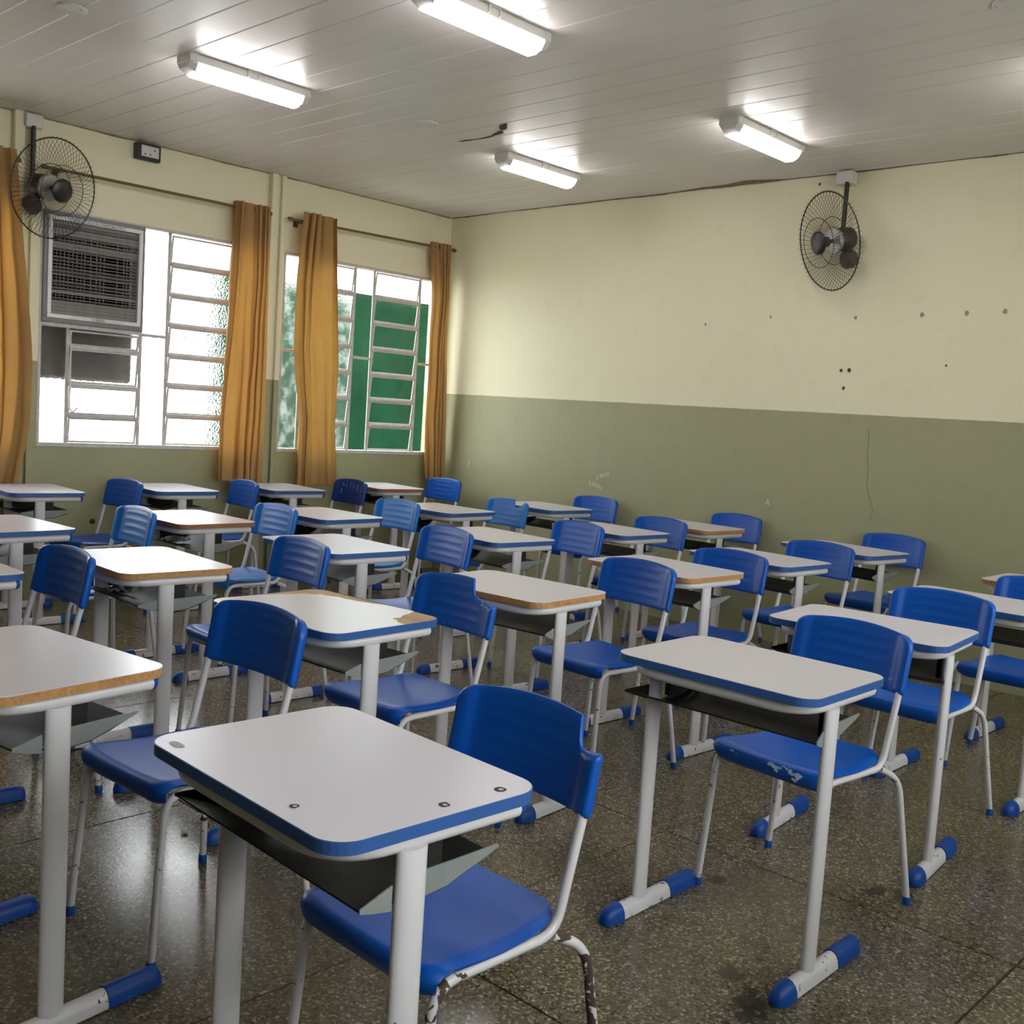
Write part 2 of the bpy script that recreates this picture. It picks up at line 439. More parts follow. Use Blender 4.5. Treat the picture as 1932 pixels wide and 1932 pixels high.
W1 = (-3.50, -1.895); W2 = (-1.685, -0.085); W3 = (-5.32, -3.72); W4 = (-7.13, -5.53)
wl = tag(add('wall_left', wall_with_openings('wall_left', 'x', -WT, 0, RY, 0, [(a, b, SILL, HEAD) for a, b in (W1, W2, W3)])),
         'cream over olive window wall with mustard curtains', None, None, 'structure')
wb = tag(add('wall_back', wall_with_openings('wall_back', 'y', 0, WT, -WT, RX+WT, [])), 'cream over olive green back wall', None, None, 'structure')
RW = [(-3.3, -1.2, 1.0, 2.5), (-6.0, -3.9, 1.0, 2.5)]
wr = tag(add('wall_right', wall_with_openings('wall_right', 'x', RX, RX+WT, RY, 0, RW)), 'cream over olive wall on the right', None, None, 'structure')
wf = tag(add('wall_front', wall_with_openings('wall_front', 'y', RY-WT, RY, -WT, RX+WT, [])), 'cream over olive front wall', None, None, 'structure')

cbd = tag(empty('added_dark_board', (3.72, RY+0.006, 0.85)), 'unseen dark green board added to cut bounce off the front wall', 'added_dark_board')  # unseen board added so the front wall bounces less light
add('board', box_mesh('board', simple('dark_board_green', (0.015, 0.04, 0.03), 0.7), -2.6, 2.6, 0, 0.03, 0, 1.3), cbd)
add('ledge', box_mesh('ledge', simple('dark_board_wood', (0.12, 0.07, 0.035), 0.5), -2.65, 2.65, 0, 0.08, -0.05, 0), cbd)

# dirty gap where walls meet the ceiling
def dirt_strip(name, parent, axis, u0, u1, bulges, n=160):
    bm = bmesh.new(); row = []
    for i in range(n+1):
        u = u0+(u1-u0)*i/n
        h = 0.006+0.008*max(0, mnoise.noise(Vector((u*3.1, 7.7, 0.3))))+0.007*max(0, mnoise.noise(Vector((u*11, 2.7, 0.3))))
        for (c, w, k) in bulges: h += k*math.exp(-((u-c)/w)**2)*(0.8+0.5*mnoise.noise(Vector((u*20, 1, 1))))
        d = -0.003
        p0 = (u, d, H+0.001) if axis == 'y' else (-d, u, H+0.001)
        p1 = (u, d, H-h) if axis == 'y' else (-d, u, H-h)
        row.append((bm.verts.new(p0), bm.verts.new(p1)))
    for (a, b), (c, d) in zip(row, row[1:]): bm.faces.new((a, b, d, c))
    return add(name, mesh_from(bm, name, M_dirt), parent)
dirt_strip('dirt_line', wb, 'y', 0.01, RX-0.01, [(2.2, 0.12, 0.006)])
dirt_strip('dirt_line', wl, 'x', RY+0.02, -0.01, [])
# peeled dirty edge of the ceiling above the back wall
bm = bmesh.new(); row = []
for i in range(121):
    u = 1.2+(5.2-1.2)*i/120
    h = 0.012+0.02*max(0, mnoise.noise(Vector((u*4.1, 3.7, 0.3))))+0.07*math.exp(-((u-2.97)/0.16)**2)+0.035*math.exp(-((u-2.62)/0.2)**2)+0.012*mnoise.noise(Vector((u*16, 0, 0)))
    row.append((bm.verts.new((u, -0.001, -0.002)), bm.verts.new((u, -max(0.004, h), -0.002))))
for (a, b), (c, d) in zip(row, row[1:]): bm.faces.new((a, b, d, c))
add('dirt_stain', mesh_from(bm, 'dirt_stain', M_dirt), ceiling)

# concrete posts on the window wall (two ridges and a groove)
def post(name, y0, y1, label):
    t = tag(empty(name, (0, 0, 0)), label, None, None, 'structure')
    w = (y1-y0)
    add('ridge', box_mesh('ridge', M_wall, 0, 0.05, y0, y0+w*0.40, 0, H, 0.004), t)
    add('ridge', box_mesh('ridge', M_wall, 0, 0.042, y1-w*0.30, y1, 0, H, 0.004), t)
    add('groove', box_mesh('groove', M_wall, 0, 0.012, y0+w*0.40, y1-w*0.30, 0, H), t)
    return t
post('trim_1', -1.845, -1.715, 'grooved concrete post on the wall between the two windows')
post('trim_2', -3.69, -3.53, 'grooved concrete post on the wall left of the air cooler')

# marks on the back wall (children of the wall)
def spot(parent, cx, cz, rx, rz, mat, name='nail_hole', wall='back'):
    bm = bmesh.new(); vs = []
    for j in range(9):
        a = 2*math.pi*j/9; k = 0.8+0.4*random.random()
        p = (cx+rx*k*math.cos(a), -0.0015, cz+rz*k*math.sin(a)) if wall == 'back' else (0.0015, cx+rx*k*math.cos(a), cz+rz*k*math.sin(a))
        vs.append(bm.verts.new(p))
    bm.faces.new(vs); add(name, mesh_from(bm, name, mat), parent)
for (x, z, r, mt) in ((2.68, 2.118, .010, M_holelight), (3.189, 2.162, .009, M_holelight), (3.79, 2.147, .011, M_holelight), (4.212, 2.157, .014, M_holelight), (4.477, 2.165, .013, M_holelight),
                      (4.691, 2.17, .013, M_holelight), (3.727, 1.818, .010, M_hole), (3.781, 1.819, .012, M_hole), (3.753, 1.705, .010, M_hole), (4.388, 1.859, .007, M_hole), (3.46, 3.0, .008, M_hole)):
    spot(wb, x, z, r, r*1.2, mt)
spot(wl, -3.111, 0.502, 0.022, 0.022, M_crack, 'wall_hole', 'left')
bm = bmesh.new()
ribbon(bm, [(3.948, 0, 1.457), (3.955, 0, 1.38), (3.95, 0, 1.30), (3.97, 0, 1.20), (3.965, 0, 1.12), (3.995, 0, 1.03), (4.025, 0, 0.96), (4.01, 0, 0.88)], 0.0025, (0, -1, 0), 0.0015)
add('crack', mesh_from(bm, 'crack', simple('wall_crack', (0.11, 0.095, 0.06), 0.9)), wb)
bm = bmesh.new(); ribbon(bm, [(1.885, 0, 1.35), (1.89, 0, 1.0), (1.88, 0, 0.6)], 0.0025, (0, -1, 0), 0.0012)
add('panel_joint', mesh_from(bm, 'panel_joint', M_holelight), wb)

GLY = {'L': [[(0, 1), (0, 0), (.6, 0)]], 'U': [[(0, 1), (0, .2), (.3, 0), (.6, .2), (.6, 1)]], 'A': [[(0, 0), (.35, 1), (.7, 0)], [(.15, .4), (.55, .4)]],
       'N': [[(0, 0), (0, 1), (.6, 0), (.6, 1)]], 'S': [[(.6, .9), (.3, 1), (0, .75), (.55, .35), (.3, 0), (0, .1)]], 'M': [[(0, 0), (.1, 1), (.4, .3), (.7, 1), (.8, 0)]],
       'I': [[(.1, 0), (.1, 1)]], 'R': [[(0, 0), (0, 1), (.5, .9), (.5, .6), (0, .5), (.6, 0)]], 'J': [[(.1, 1), (.6, 1)], [(.4, 1), (.4, .2), (.2, 0), (0, .2)]],
       'T': [[(0, 1), (.7, 1)], [(.35, 1), (.35, 0)]], 'E': [[(.6, 1), (0, 1), (0, 0), (.6, 0)], [(0, .5), (.5, .5)]], 'B': [[(0, 0), (0, 1), (.5, .85), (.4, .55), (0, .5), (.6, .3), (.5, 0), (0, 0)]]}
def scrawl(bm, text, org, ux, uz, nrm, h, w, jit=0.08, adv=1.05, seed=1):
    rr = random.Random(seed); org = Vector(org); ux = Vector(ux); uz = Vector(uz); x = 0
    for ch in text:
        if ch == ' ': x += h*0.6; continue
        dy = rr.uniform(-.2, .2)*h
        for st in GLY[ch]:
            ribbon(bm, [org+ux*(x+(px*0.75+rr.uniform(-jit, jit))*h)+uz*((py+rr.uniform(-jit, jit))*h+dy) for px, py in st], w, nrm, 0.0016)
        x += h*0.75*adv
for k, (t, x, z, h, sl) in enumerate((('LUANA', 1.81, 0.955, 0.032, 0.30), ('SAMIRA', 1.735, 0.905, 0.030, -0.20), ('J', 0.375, 0.925, 0.055, 0), ('A', 3.27, 0.905, 0.05, 0))):
    bm = bmesh.new(); scrawl(bm, t, (x, 0, z), Vector((1, 0, sl)).normalized(), (0.1, 0, 1), (0, -1, 0), h, 0.007, seed=k+3)
    add('scratched_writing', mesh_from(bm, 'scratched_writing', M_chalk), wb)

# crack and cover plates on the ceiling
bm = bmesh.new()
ribbon(bm, [(1.955, -1.774, 0), (2.02, -1.77, 0), (2.1, -1.758, 0), (2.165, -1.755, 0), (2.22, -1.76, 0), (2.27, -1.772, 0)], lambda s: 0.006+0.016*math.sin(s*9)**2, (0, 0, -1), 0.002)
ribbon(bm, [(2.25, -1.775, 0), (2.30, -1.785, 0), (2.345, -1.80, 0), (2.37, -1.825, 0)], lambda s: 0.012+0.028*math.sin(s*3), (0, 0, -1), 0.0025)
ribbon(bm, [(2.39, -1.835, 0), (2.42, -1.86, 0), (2.46, -1.895, 0), (2.505, -1.92, 0)], lambda s: 0.05*math.sin(0.4+s*2.5), (0, 0, -1), 0.003)
add('crack', mesh_from(bm, 'crack', M_crack), ceiling)

def cover_plate(x, y, label):
    t = tag(empty('ceiling_cover_plate', (x, y, H)), label, 'cover plate', 'round plates on the ceiling')
    bm = bmesh.new(); lathe(bm, [(0, -0.012), (0.055, -0.012), (0.066, -0.010), (0.07, -0.004), (0.07, 0)], 28)
    add('disc', mesh_from(bm, 'disc', M_white, True, 40), t)
    bm = bmesh.new()
    for s in (-1, 1): lathe(bm, [(0, -0.0145), (0.0045, -0.014), (0.005, -0.012)], 8, Matrix.Translation((0.05*s, 0.02*s, 0)))
    add('screw', mesh_from(bm, 'screw', M_chrome), t)
    bm = bmesh.new(); box(bm, -0.003, 0.003, -0.06, 0.06, -0.0135, -0.012)
    add('seam', mesh_from(bm, 'seam', M_white), t)
cover_plate(2.094, -2.164, 'round white cover plate on the ceiling beside the dark crack')
cover_plate(2.083, -4.245, 'round white cover plate at the top left corner of the ceiling')
cover_plate(5.349, -2.138, 'round white cover plate at the top right corner of the ceiling')

# ------------------------------------------------------------------ windows
XG = -0.035
def bar(parent, name, y0, y1, z0, z1, x0=-0.039, x1=-0.028):
    return add(name, box_mesh(name, M_frame, x0, x1, y0, y1, z0, z1, 0.002), parent)
me_cache = {}
def pane(parent, y0, y1, z0, z1, mat, tilt=0.0):
    bm = bmesh.new(); w, h = (y1-y0)/2, (z1-z0)/2
    box(bm, -0.002, 0.002, -w, w, -h, h)
    # single inner face is enough for a thin pane: keep the two big faces merged to one sheet
    bm.clear(); vs = [bm.verts.new((0, a*w, b*h)) for a, b in ((-1, -1), (1, -1), (1, 1), (-1, 1))]; bm.faces.new(vs)
    o = add('pane', mesh_from(bm, 'pane', mat), parent, (XG, (y0+y1)/2, (z0+z1)/2), (0, tilt, 0)); return o
def sash(parent, y0, y1, z0, z1, mat, tilt):
    t = 0.012; w = (y1-y0)/2; h = (z1-z0)/2
    bm = bmesh.new()
    box(bm, -0.004, 0.004, -w, w, -h, -h+t); box(bm, -0.004, 0.004, -w, w, h-t, h)
    box(bm, -0.004, 0.004, -w, -w+t, -h+t, h-t); box(bm, -0.004, 0.004, w-t, w, -h+t, h-t)
    s = add('louver_sash', mesh_from(bm, 'louver_sash', M_frame), parent, (XG, (y0+y1)/2, (z0+z1)/2), (0, tilt, 0))
    bm = bmesh.new(); vs = [bm.verts.new((0, a*(w-t), b*(h-t))) for a, b in ((-1, -1), (1, -1), (1, 1), (-1, 1))]; bm.faces.new(vs)
    add('pane', mesh_from(bm, 'pane', mat), s)
def louver(win, y0, y1, zs, mats, tilt):
    for k in range(len(zs)-1):
        bar(win, 'transom', y0, y1, zs[k]-0.010, zs[k]+0.010, -0.046, -0.014) if k else None
        m = mats[k] if isinstance(mats, list) else mats
        sash(win, y0+0.002, y1-0.002, zs[k]+(0.010 if k else 0.002), zs[k+1]-0.010, m, R(tilt))
def build_window(name, y0, y1, label, mats, cooler=False, tilt=6):
    win = tag(empty(name, (0, 0, 0)), label, None, None, 'structure')
    f = 0.028
    bar(win, 'frame', y0, y1, SILL-0.005, SILL+0.022, -0.10, 0.006); bar(win, 'frame', y0, y1, HEAD-0.02, HEAD+0.002, -0.10, 0.0)
    bar(win, 'frame', y0, y0+0.02, SILL+0.022, HEAD-0.02, -0.05, 0.0); bar(win, 'frame', y1-0.02, y1, SILL+0.022, HEAD-0.02, -0.05, 0.0)
    y = y0+0.02; n = 0.172; lv = ((y1-y0)-0.04-3*n-4*0.022)/2
    za, zb = SILL+0.022, HEAD-0.02; step = (zb-za)/7
    zs = [za+step*k for k in range(8)]; zmid = 1.78
    segs = []
    for kind, w in (('n', n), ('m', .022), ('l', lv), ('m', .022), ('n', n), ('m', .022), ('l', lv), ('m', .022), ('n', n)):
        segs.append((kind, y, y+w)); y += w
    for i, (kind, a, b) in enumerate(segs):
        top = zb
        if cooler and i < 3: top = 1.775
        if kind == 'm':
            bar(win, 'mullion', a, b, za, top if not (cooler and i == 1) else 1.775)
        elif kind == 'n':
            m = mats[i]
            if cooler and i == 0:
                pane(win, a, b, za, top, m)
            else:
                bar(win, 'transom', a, b, zmid-0.010, zmid+0.010, -0.044, -0.018)
                pane(win, a, b, za, zmid-0.010, m); pane(win, a, b, zmid+0.010, zb, m)
        else:
            if cooler and i == 2: louver(win, a, b, [za, 1.205, 1.41, 1.655, 1.775], mats[i], tilt)
            else: louver(win, a, b, zs, mats[i], tilt)
    if cooler: bar(win, 'transom', y0+0.02, segs[3][1], 1.775, 1.80, -0.08, 0.0)
    # lever that opens the louvres
    yl = segs[1][1]+0.012
    p = fillet([(0.012, yl, 1.66), (0.016, yl+0.002, 1.38), (0.03, yl-0.006, 1.33), (0.032, yl-0.004, 1.25), (0.04, yl+0.012, 1.225), (0.045, yl+0.04, 1.26)], 0.02, 4)
    add('lever', tube_mesh('lever', M_white, p, 0.005, 6), win)
    return win, segs
g, gf, gc = M_glass, M_glass_fine, M_glass_clear
build_window('window_1', *W1, 'steel louvre window with the air cooler set in its upper left', [g, 0, g, 0, g, 0, g, 0, g], True)
build_window('window_2', *W2, 'steel louvre window with green wall behind, nearest the room corner', [gf, 0, gf, 0, gc, 0, gc, 0, gc], False, 7)
build_window('window_3', *W3, 'steel louvre window left of the picture', [g]*9)
def plain_window(name, y0, y1, z0, z1, label):
    win = tag(empty(name), label, None, None, 'structure')
    def b2(nm, a, b, c, d): add(nm, box_mesh(nm, M_frame, RX+0.02, RX+0.07, a, b, c, d, 0.002), win)
    b2('frame', y0, y1, z0, z0+0.03); b2('frame', y0, y1, z1-0.03, z1); b2('frame', y0, y0+0.03, z0, z1); b2('frame', y1-0.03, y1, z0, z1)
    nb = 4
    for k in range(1, nb): b2('mullion', y0+(y1-y0)*k/nb-0.012, y0+(y1-y0)*k/nb+0.012, z0+0.03, z1-0.03)
    for k in range(nb):
        bm = bmesh.new(); ya = y0+(y1-y0)*k/nb+0.013; yb = y0+(y1-y0)*(k+1)/nb-0.013
        vs = [bm.verts.new((RX+0.045, yy, zz)) for yy, zz in ((ya, z0+.03), (yb, z0+.03), (yb, z1-.03), (ya, z1-.03))]; bm.faces.new(vs)
        add('pane', mesh_from(bm, 'pane', M_glass_clear), win)
for k, (a, b, c, d) in enumerate(RW): plain_window('window_%d' % (4+k), a, b, c, d, 'wide corridor window in the right wall number %s' % ('near the back', 'near the front')[k])

# ------------------------------------------------------------------ outside
tag(add('yard_ground', box_mesh('yard_ground', M_yard, -30, -WT, -25, 25, -0.4, -0.15)), 'pale bare yard ground outside the windows', None, None, 'structure')
tag(add('corridor_ground', box_mesh('corridor_ground', M_yard, RX+WT, 30, -25, 25, -0.4, -0.15)), 'pale ground outside the right wall', None, None, 'structure')
gw = tag(empty('garden_wall', (-2.6, 0, 0)), 'tall green painted wall outside the window nearest the corner', 'wall')
add('panel', box_mesh('panel', M_greenwall, -0.14, 0, -0.75, 7.0, -0.15, 2.62), gw)
add('coping', box_mesh('coping', M_conc, -0.17, 0.03, -0.78, 7.0, 2.62, 2.68, 0.01), gw)
be = tag(empty('yard_beam', (-3.2, 0, 0)), 'grey horizontal beam on posts seen outside the left window', 'beam')
add('beam', box_mesh('beam', M_eave, -0.06, 0.06, -1.9, -0.25, 1.88, 1.985), be)
for yy in (-1.85, -0.35): add('beam_post', box_mesh('beam_post', M_conc, -0.05, 0.05, yy-0.05, yy+0.05, -0.15, 1.88), be)

# ------------------------------------------------------------------ evaporative cooler in window 1
def text_mesh(name, body, size, mat, ext=0.0006):
    c = bpy.data.curves.new(name, 'FONT'); c.body = body; c.size = size; c.extrude = ext; c.align_x = 'CENTER'; c.resolution_u = 2
    o = bpy.data.objects.new(name+'_tmp', c); COL.objects.link(o)
    dg = bpy.context.evaluated_depsgraph_get(); me = bpy.data.meshes.new_from_object(o.evaluated_get(dg)); me.name = name
    bpy.data.objects.remove(o, do_unlink=True)
    me.materials.clear(); me.materials.append(mat); return me
ROT_L = (R(90), 0, R(90))       # text facing +x, reading along +y
ac = tag(empty('air_cooler', (0, -3.145, 1.80)), 'grey evaporative air cooler grille set into the left window', 'air cooler')
hw_, ht = 0.340, 0.70
def ring_frame(name, mat, x0, x1, hw, z0, z1, t, bev=0.004):
    bm = bmesh.new()
    box(bm, x0, x1, -hw, hw, z0, z0+t, bev); box(bm, x0, x1, -hw, hw, z1-t, z1, bev)
    box(bm, x0, x1, -hw, -hw+t, z0+t, z1-t, bev); box(bm, x0, x1, hw-t, hw, z0+t, z1-t, bev)
    return mesh_from(bm, name, mat)
add('outer_frame', ring_frame('outer_frame', M_ac, -0.10, 0.018, hw_, 0.0, ht, 0.034), ac)
gr = add('grille_frame', ring_frame('grille_frame', M_silver, 0.0, 0.030, hw_-0.024, 0.028, ht-0.028, 0.026, 0.003), ac)
add('duct', box_mesh('duct', M_dark, -0.22, -0.16, -hw_+0.02, hw_-0.02, 0.02, ht-0.02), ac)
iz0, iz1, ihw = 0.056, ht-0.056, hw_-0.052
ns = 27
for k in range(ns):
    z = iz0+(iz1-iz0)*(k+0.5)/ns; ang = random.Random(k).choice((8, 18, 25, 30, -5, 55, 60)) if k > 3 else 62
    bm = bmesh.new(); box(bm, -0.011, 0.011, -ihw, ihw, -0.0012, 0.0012)
    add('slat', mesh_from(bm, 'slat', M_slat), ac, (0.008, 0, z), (0, R(-ang), 0))
for y in (-.27, -.245, -.22, -.195, -.168, -.14, -.112, -.085, -.06, -.02, .02, .045, .07, .16, .205, .228, .25):
    bm = bmesh.new(); box(bm, -0.012, 0.0, -0.0012, 0.0012, iz0, iz1)
    add('fin', mesh_from(bm, 'fin', M_slat), ac, (-0.008, y, 0), (0, 0, R(random.uniform(-12, 12))))
add('label_strip', box_mesh('label_strip', M_white, 0.030, 0.0315, -0.16, 0.20, 0.031, 0.051), ac)
add('lettering', text_mesh('lettering', 'CLIMATIZADOR EVAPORATIVO', 0.027, M_print), ac, (0.0312, 0.0, ht-0.0505), ROT_L)
add('lettering', text_mesh('lettering', 'O BRISA', 0.024, M_print), ac, (0.0325, 0.02, 0.0325), ROT_L)
add('body', box_mesh('body', M_body, -0.78, -0.16, -0.42, 0.36, -0.36, ht+0.03, 0.02), ac)

# ------------------------------------------------------------------ curtains
def interp(tab, z):
    tab = sorted(tab, key=lambda t: -t[1])
    if z >= tab[0][1]: return tab[0][0]
    for (y0, z0), (y1, z1) in zip(tab, tab[1:]):
        if z >= z1:
            s = (z0-z)/(z0-z1); s = s*s*(3-2*s) if False else s; return y0+(y1-y0)*s
    return tab[-1][0]
def curtain(label, Lt, Rt, ztop, zbot, folds, seed, xoff=0.115, amp=0.046):
    t = tag(empty('curtain', (0, (Lt[0][0]+Rt[0][0])/2, 0)), label, 'curtain', 'mustard curtains on the window wall')
    oy = t.location.y; rr = random.Random(seed)
    nu, nz = folds*20, 46; ph = [rr.uniform(-.5, .5) for _ in range(folds+2)]
    bm = bmesh.new(); rows = []
    for k in range(nz+1):
        s = k/nz; z = ztop+(zbot-ztop)*s; yl, yr = interp(Lt, z), interp(Rt, z); row = []
        for i in range(nu+1):
            u = i/nu
            uu = u+0.05*math.sin(2.2*s+seed+u*5)*math.sin(math.pi*u)+0.05*math.sin(2*math.pi*u+seed)
            w = 2*abs(math.cos(math.pi*folds*uu+0.35*math.sin(s*4+seed)))**0.5-1
            a = amp*(0.75+0.35*math.sin(u*9+seed+s*2.0))*(1-0.25*math.sin(math.pi*s))
            lo = (0.015*math.sin(6*u+seed) if s > 0.97 else 0)
            x = xoff+a*w+0.012*mnoise.noise(Vector((u*4, s*6, seed)))
            y = yl+(yr-yl)*u+0.012*math.sin(4*math.pi*folds*uu)*0.6
            row.append(bm.verts.new((max(0.058, x), min(y, -0.025)-oy, z+lo+0.012*math.sin(3*u+seed)*s)))
        rows.append(row)
    for A, B in zip(rows, rows[1:]):
        for i in range(nu): bm.faces.new((A[i], A[i+1], B[i+1], B[i]))
    add('cloth', mesh_from(bm, 'cloth', M_cloth, True), t)
    return t
c1R = [(-3.715, 2.801), (-3.663, 2.282), (-3.614, 1.803), (-3.594, 1.509), (-3.605, 1.144), (-3.634, 0.977), (-3.672, 0.77)]
c1L = [(-4.02, 2.80), (-4.01, 2.0), (-4.0, 1.4), (-3.99, 0.77)]
c2L = [(-2.183, 2.763), (-2.192, 2.409), (-2.21, 1.957), (-2.235, 1.577), (-2.261, 1.196), (-2.257, 0.80)]
c2R = [(-1.915, 2.768), (-1.90, 2.377), (-1.89, 1.799), (-1.885, 1.211), (-1.89, 0.77)]
c3L = [(-1.609, 2.791), (-1.65, 2.334), (-1.655, 1.82), (-1.625, 1.542), (-1.571, 1.263), (-1.58, 0.80)]
c3R = [(-1.314, 2.791), (-1.289, 2.384), (-1.259, 1.979), (-1.234, 1.652), (-1.244, 1.235), (-1.198, 0.75)]
c4L = [(-0.309, 2.782), (-0.263, 2.348), (-0.277, 1.991), (-0.28, 1.633), (-0.288, 1.271), (-0.244, 0.80)]
c4R = [(-0.096, 2.78), (-0.081, 2.371), (-0.083, 2.009), (-0.066, 1.647), (-0.045, 1.327), (-0.035, 0.79)]
curtain('mustard curtain at the left picture edge beside the fan', c1L, c1R, 2.80, 0.77, 4, 3)
curtain('mustard curtain hanging right of the window with the air cooler', c2L, c2R, 2.785, 0.765, 5, 1)
curtain('mustard curtain glowing with daylight on the left of the green window', c3L, c3R, 2.81, 0.745, 4, 5)
curtain('narrow mustard curtain hanging in the room corner', c4L, c4R, 2.80, 0.785, 4, 8, 0.105, 0.036)
def rod(label, y0, y1, z0, z1, rings, x=0.095):
    t = tag(empty('curtain_rod', (x, y0, z0)), label, 'curtain rod', 'bronze curtain rods')
    d = Vector((0, y1-y0, z1-z0))
    add('rod', tube_mesh('rod', M_rod, [(0, 0, 0), d], 0.010, 8), t)
    for p, s in ((Vector((0, 0, 0)), -1), (d, 1)):
        bm = bmesh.new(); lathe(bm, [(0, -0.03), (0.012, -0.026), (0.016, -0.012), (0.011, 0.0), (0.014, 0.004), (0.014, 0.01), (0, 0.012)], 12, Matrix.Rotation(R(90*s), 4, 'X'))
        add('finial', mesh_from(bm, 'finial', M_rod, True), t, p)
    for f in (0.06, 0.94):
        bm = bmesh.new(); box(bm, -x, 0.0, -0.008, 0.008, -0.014, -0.004); box(bm, -x, -x+0.004, -0.02, 0.02, -0.04, 0.02); box(bm, -0.012, 0.012, -0.01, 0.01, -0.016, -0.006)
        add('bracket', mesh_from(bm, 'bracket', M_rod), t, d*f)
    for yy in rings:
        bm = bmesh.new(); rr = [Vector((0.022*math.cos(a), 0, 0.022*math.sin(a))) for a in [2*math.pi*k/14 for k in range(14)]]
        sweep(bm, rr, 0.004, 5, closed=True)
        add('eyelet', mesh_from(bm, 'eyelet', M_rod, True), t, (0, yy-y0, (z1-z0)*(yy-y0)/(y1-y0)))
rod('bronze curtain rod above the window with the air cooler', -3.52, -1.90, 2.742, 2.748, [-2.15, -2.09, -2.03, -1.98, -1.94])
rod('bronze curtain rod above the window nearest the corner', -1.70, -0.05, 2.742, 2.768, [-1.58, -1.52, -1.45, -1.38, -1.33, -0.28, -0.22, -0.17, -0.12])
rod('bronze curtain rod at the left picture edge', -5.40, -3.695, 2.742, 2.748, [-3.95, -3.88, -3.82, -3.75])

# ------------------------------------------------------------------ ceiling lights
def lamp_meshes():
    ms = {}; Lh = 0.358
    bm = bmesh.new(); box(bm, -0.064, 0.064, -Lh, Lh, -0.044, 0.0, 0.006); ms['housing'] = mesh_from(bm, 'housing', M_white)
    bm = bmesh.new(); n = 66; pr = [(-0.056, -0.042), (-0.060, -0.052), (-0.050, -0.084), (-0.024, -0.098), (0.024, -0.098), (0.050, -0.084), (0.060, -0.052), (0.056, -0.042)]
    rows = []
    for i in range(n+1):
        y = -Lh+0.045+(2*Lh-0.09)*i/n; k = 1.0 if i % 2 else 0.955
        e = min(1, min(i, n-i)/3+0.72)
        rows.append([bm.verts.new((x*k*e, y, -0.042+(z+0.042)*k*e)) for x, z in pr])
    for A, B in zip(rows, rows[1:]):
        for j in range(len(pr)-1): bm.faces.new((A[j], A[j+1], B[j+1], B[j]))
    bm.faces.new(rows[0][::-1]); bm.faces.new(rows[-1]); ms['diffuser'] = mesh_from(bm, 'diffuser', M_lampglow)
    bm = bmesh.new(); pts = [(-0.066, 0.0), (-0.066, -0.052), (-0.046, -0.082), (0.046, -0.082), (0.066, -0.052), (0.066, 0.0)]
    a = [bm.verts.new((x, 0, z)) for x, z in pts]; b = [bm.verts.new((x*0.86, 0.042, z*0.8)) for x, z in pts]
    for j in range(len(pts)): bm.faces.new((a[j], a[(j+1) % len(pts)], b[(j+1) % len(pts)], b[j]))
    bm.faces.new(a[::-1]); bm.faces.new(b); ms['end_cap'] = mesh_from(bm, 'end_cap', M_white)
    bm = bmesh.new(); box(bm, 0.0, 0.006, -0.035, -0.028, -0.034, 0.0); box(bm, 0.0, 0.006, 0.028, 0.035, -0.034, 0.0); box(bm, 0.0, 0.006, -0.035, 0.035, -0.006, 0.0)
    ms['clip'] = mesh_from(bm, 'clip', M_white)
    return ms
LM = lamp_meshes()
def lamp(x, y, label):
    t = tag(empty('ceiling_light', (x, y, H)), label, 'ceiling light', 'fluorescent lights on the ceiling')
    add('housing', LM['housing'], t); add('diffuser', LM['diffuser'], t)
    add('end_cap', LM['end_cap'], t, (0, 0.3131, 0)); add('end_cap', LM['end_cap'], t, (0, -0.3131, 0), (0, 0, R(180)))
    add('clip', LM['clip'], t, (0.0645, 0, 0)); add('clip', LM['clip'], t, (-0.0705, 0, 0))
lamp(1.96, -3.28, 'lit fluorescent ceiling light on the left, above the first curtain')
lamp(3.615, -3.205, 'lit fluorescent ceiling light cut by the top edge of the picture')
lamp(2.01, -1.095, 'lit fluorescent ceiling light nearest the room corner')
lamp(3.665, -1.055, 'lit fluorescent ceiling light above the fan on the back wall')
for x, y, w in ((5.37, -1.16, 'back right'), (5.37, -3.28, 'middle right')):  # unseen lights added along the lamp grid to brighten the room
    lamp(x, y, 'added unseen fluorescent ceiling light at the %s of the room' % w)

# ------------------------------------------------------------------ socket box
sb = tag(empty('socket_box', (0, -2.82, 2.99)), 'black socket box with white plate high on the window wall', 'socket')
add('box', box_mesh('box', M_black, 0, 0.055, -0.085, 0.085, -0.055, 0.05, 0.004), sb)
pl = add('face_plate', box_mesh('face_plate', M_white, 0.055, 0.061, -0.058, 0.068, -0.036, 0.036, 0.003), sb)
bm = bmesh.new()
for y, z in ((-0.03, -0.02), (0.005, -0.02), (0.035, 0.012)): box(bm, 0.061, 0.0622, y-0.006, y+0.006, z-0.005, z+0.005)
add('pin_hole', mesh_from(bm, 'pin_hole', M_print), pl)

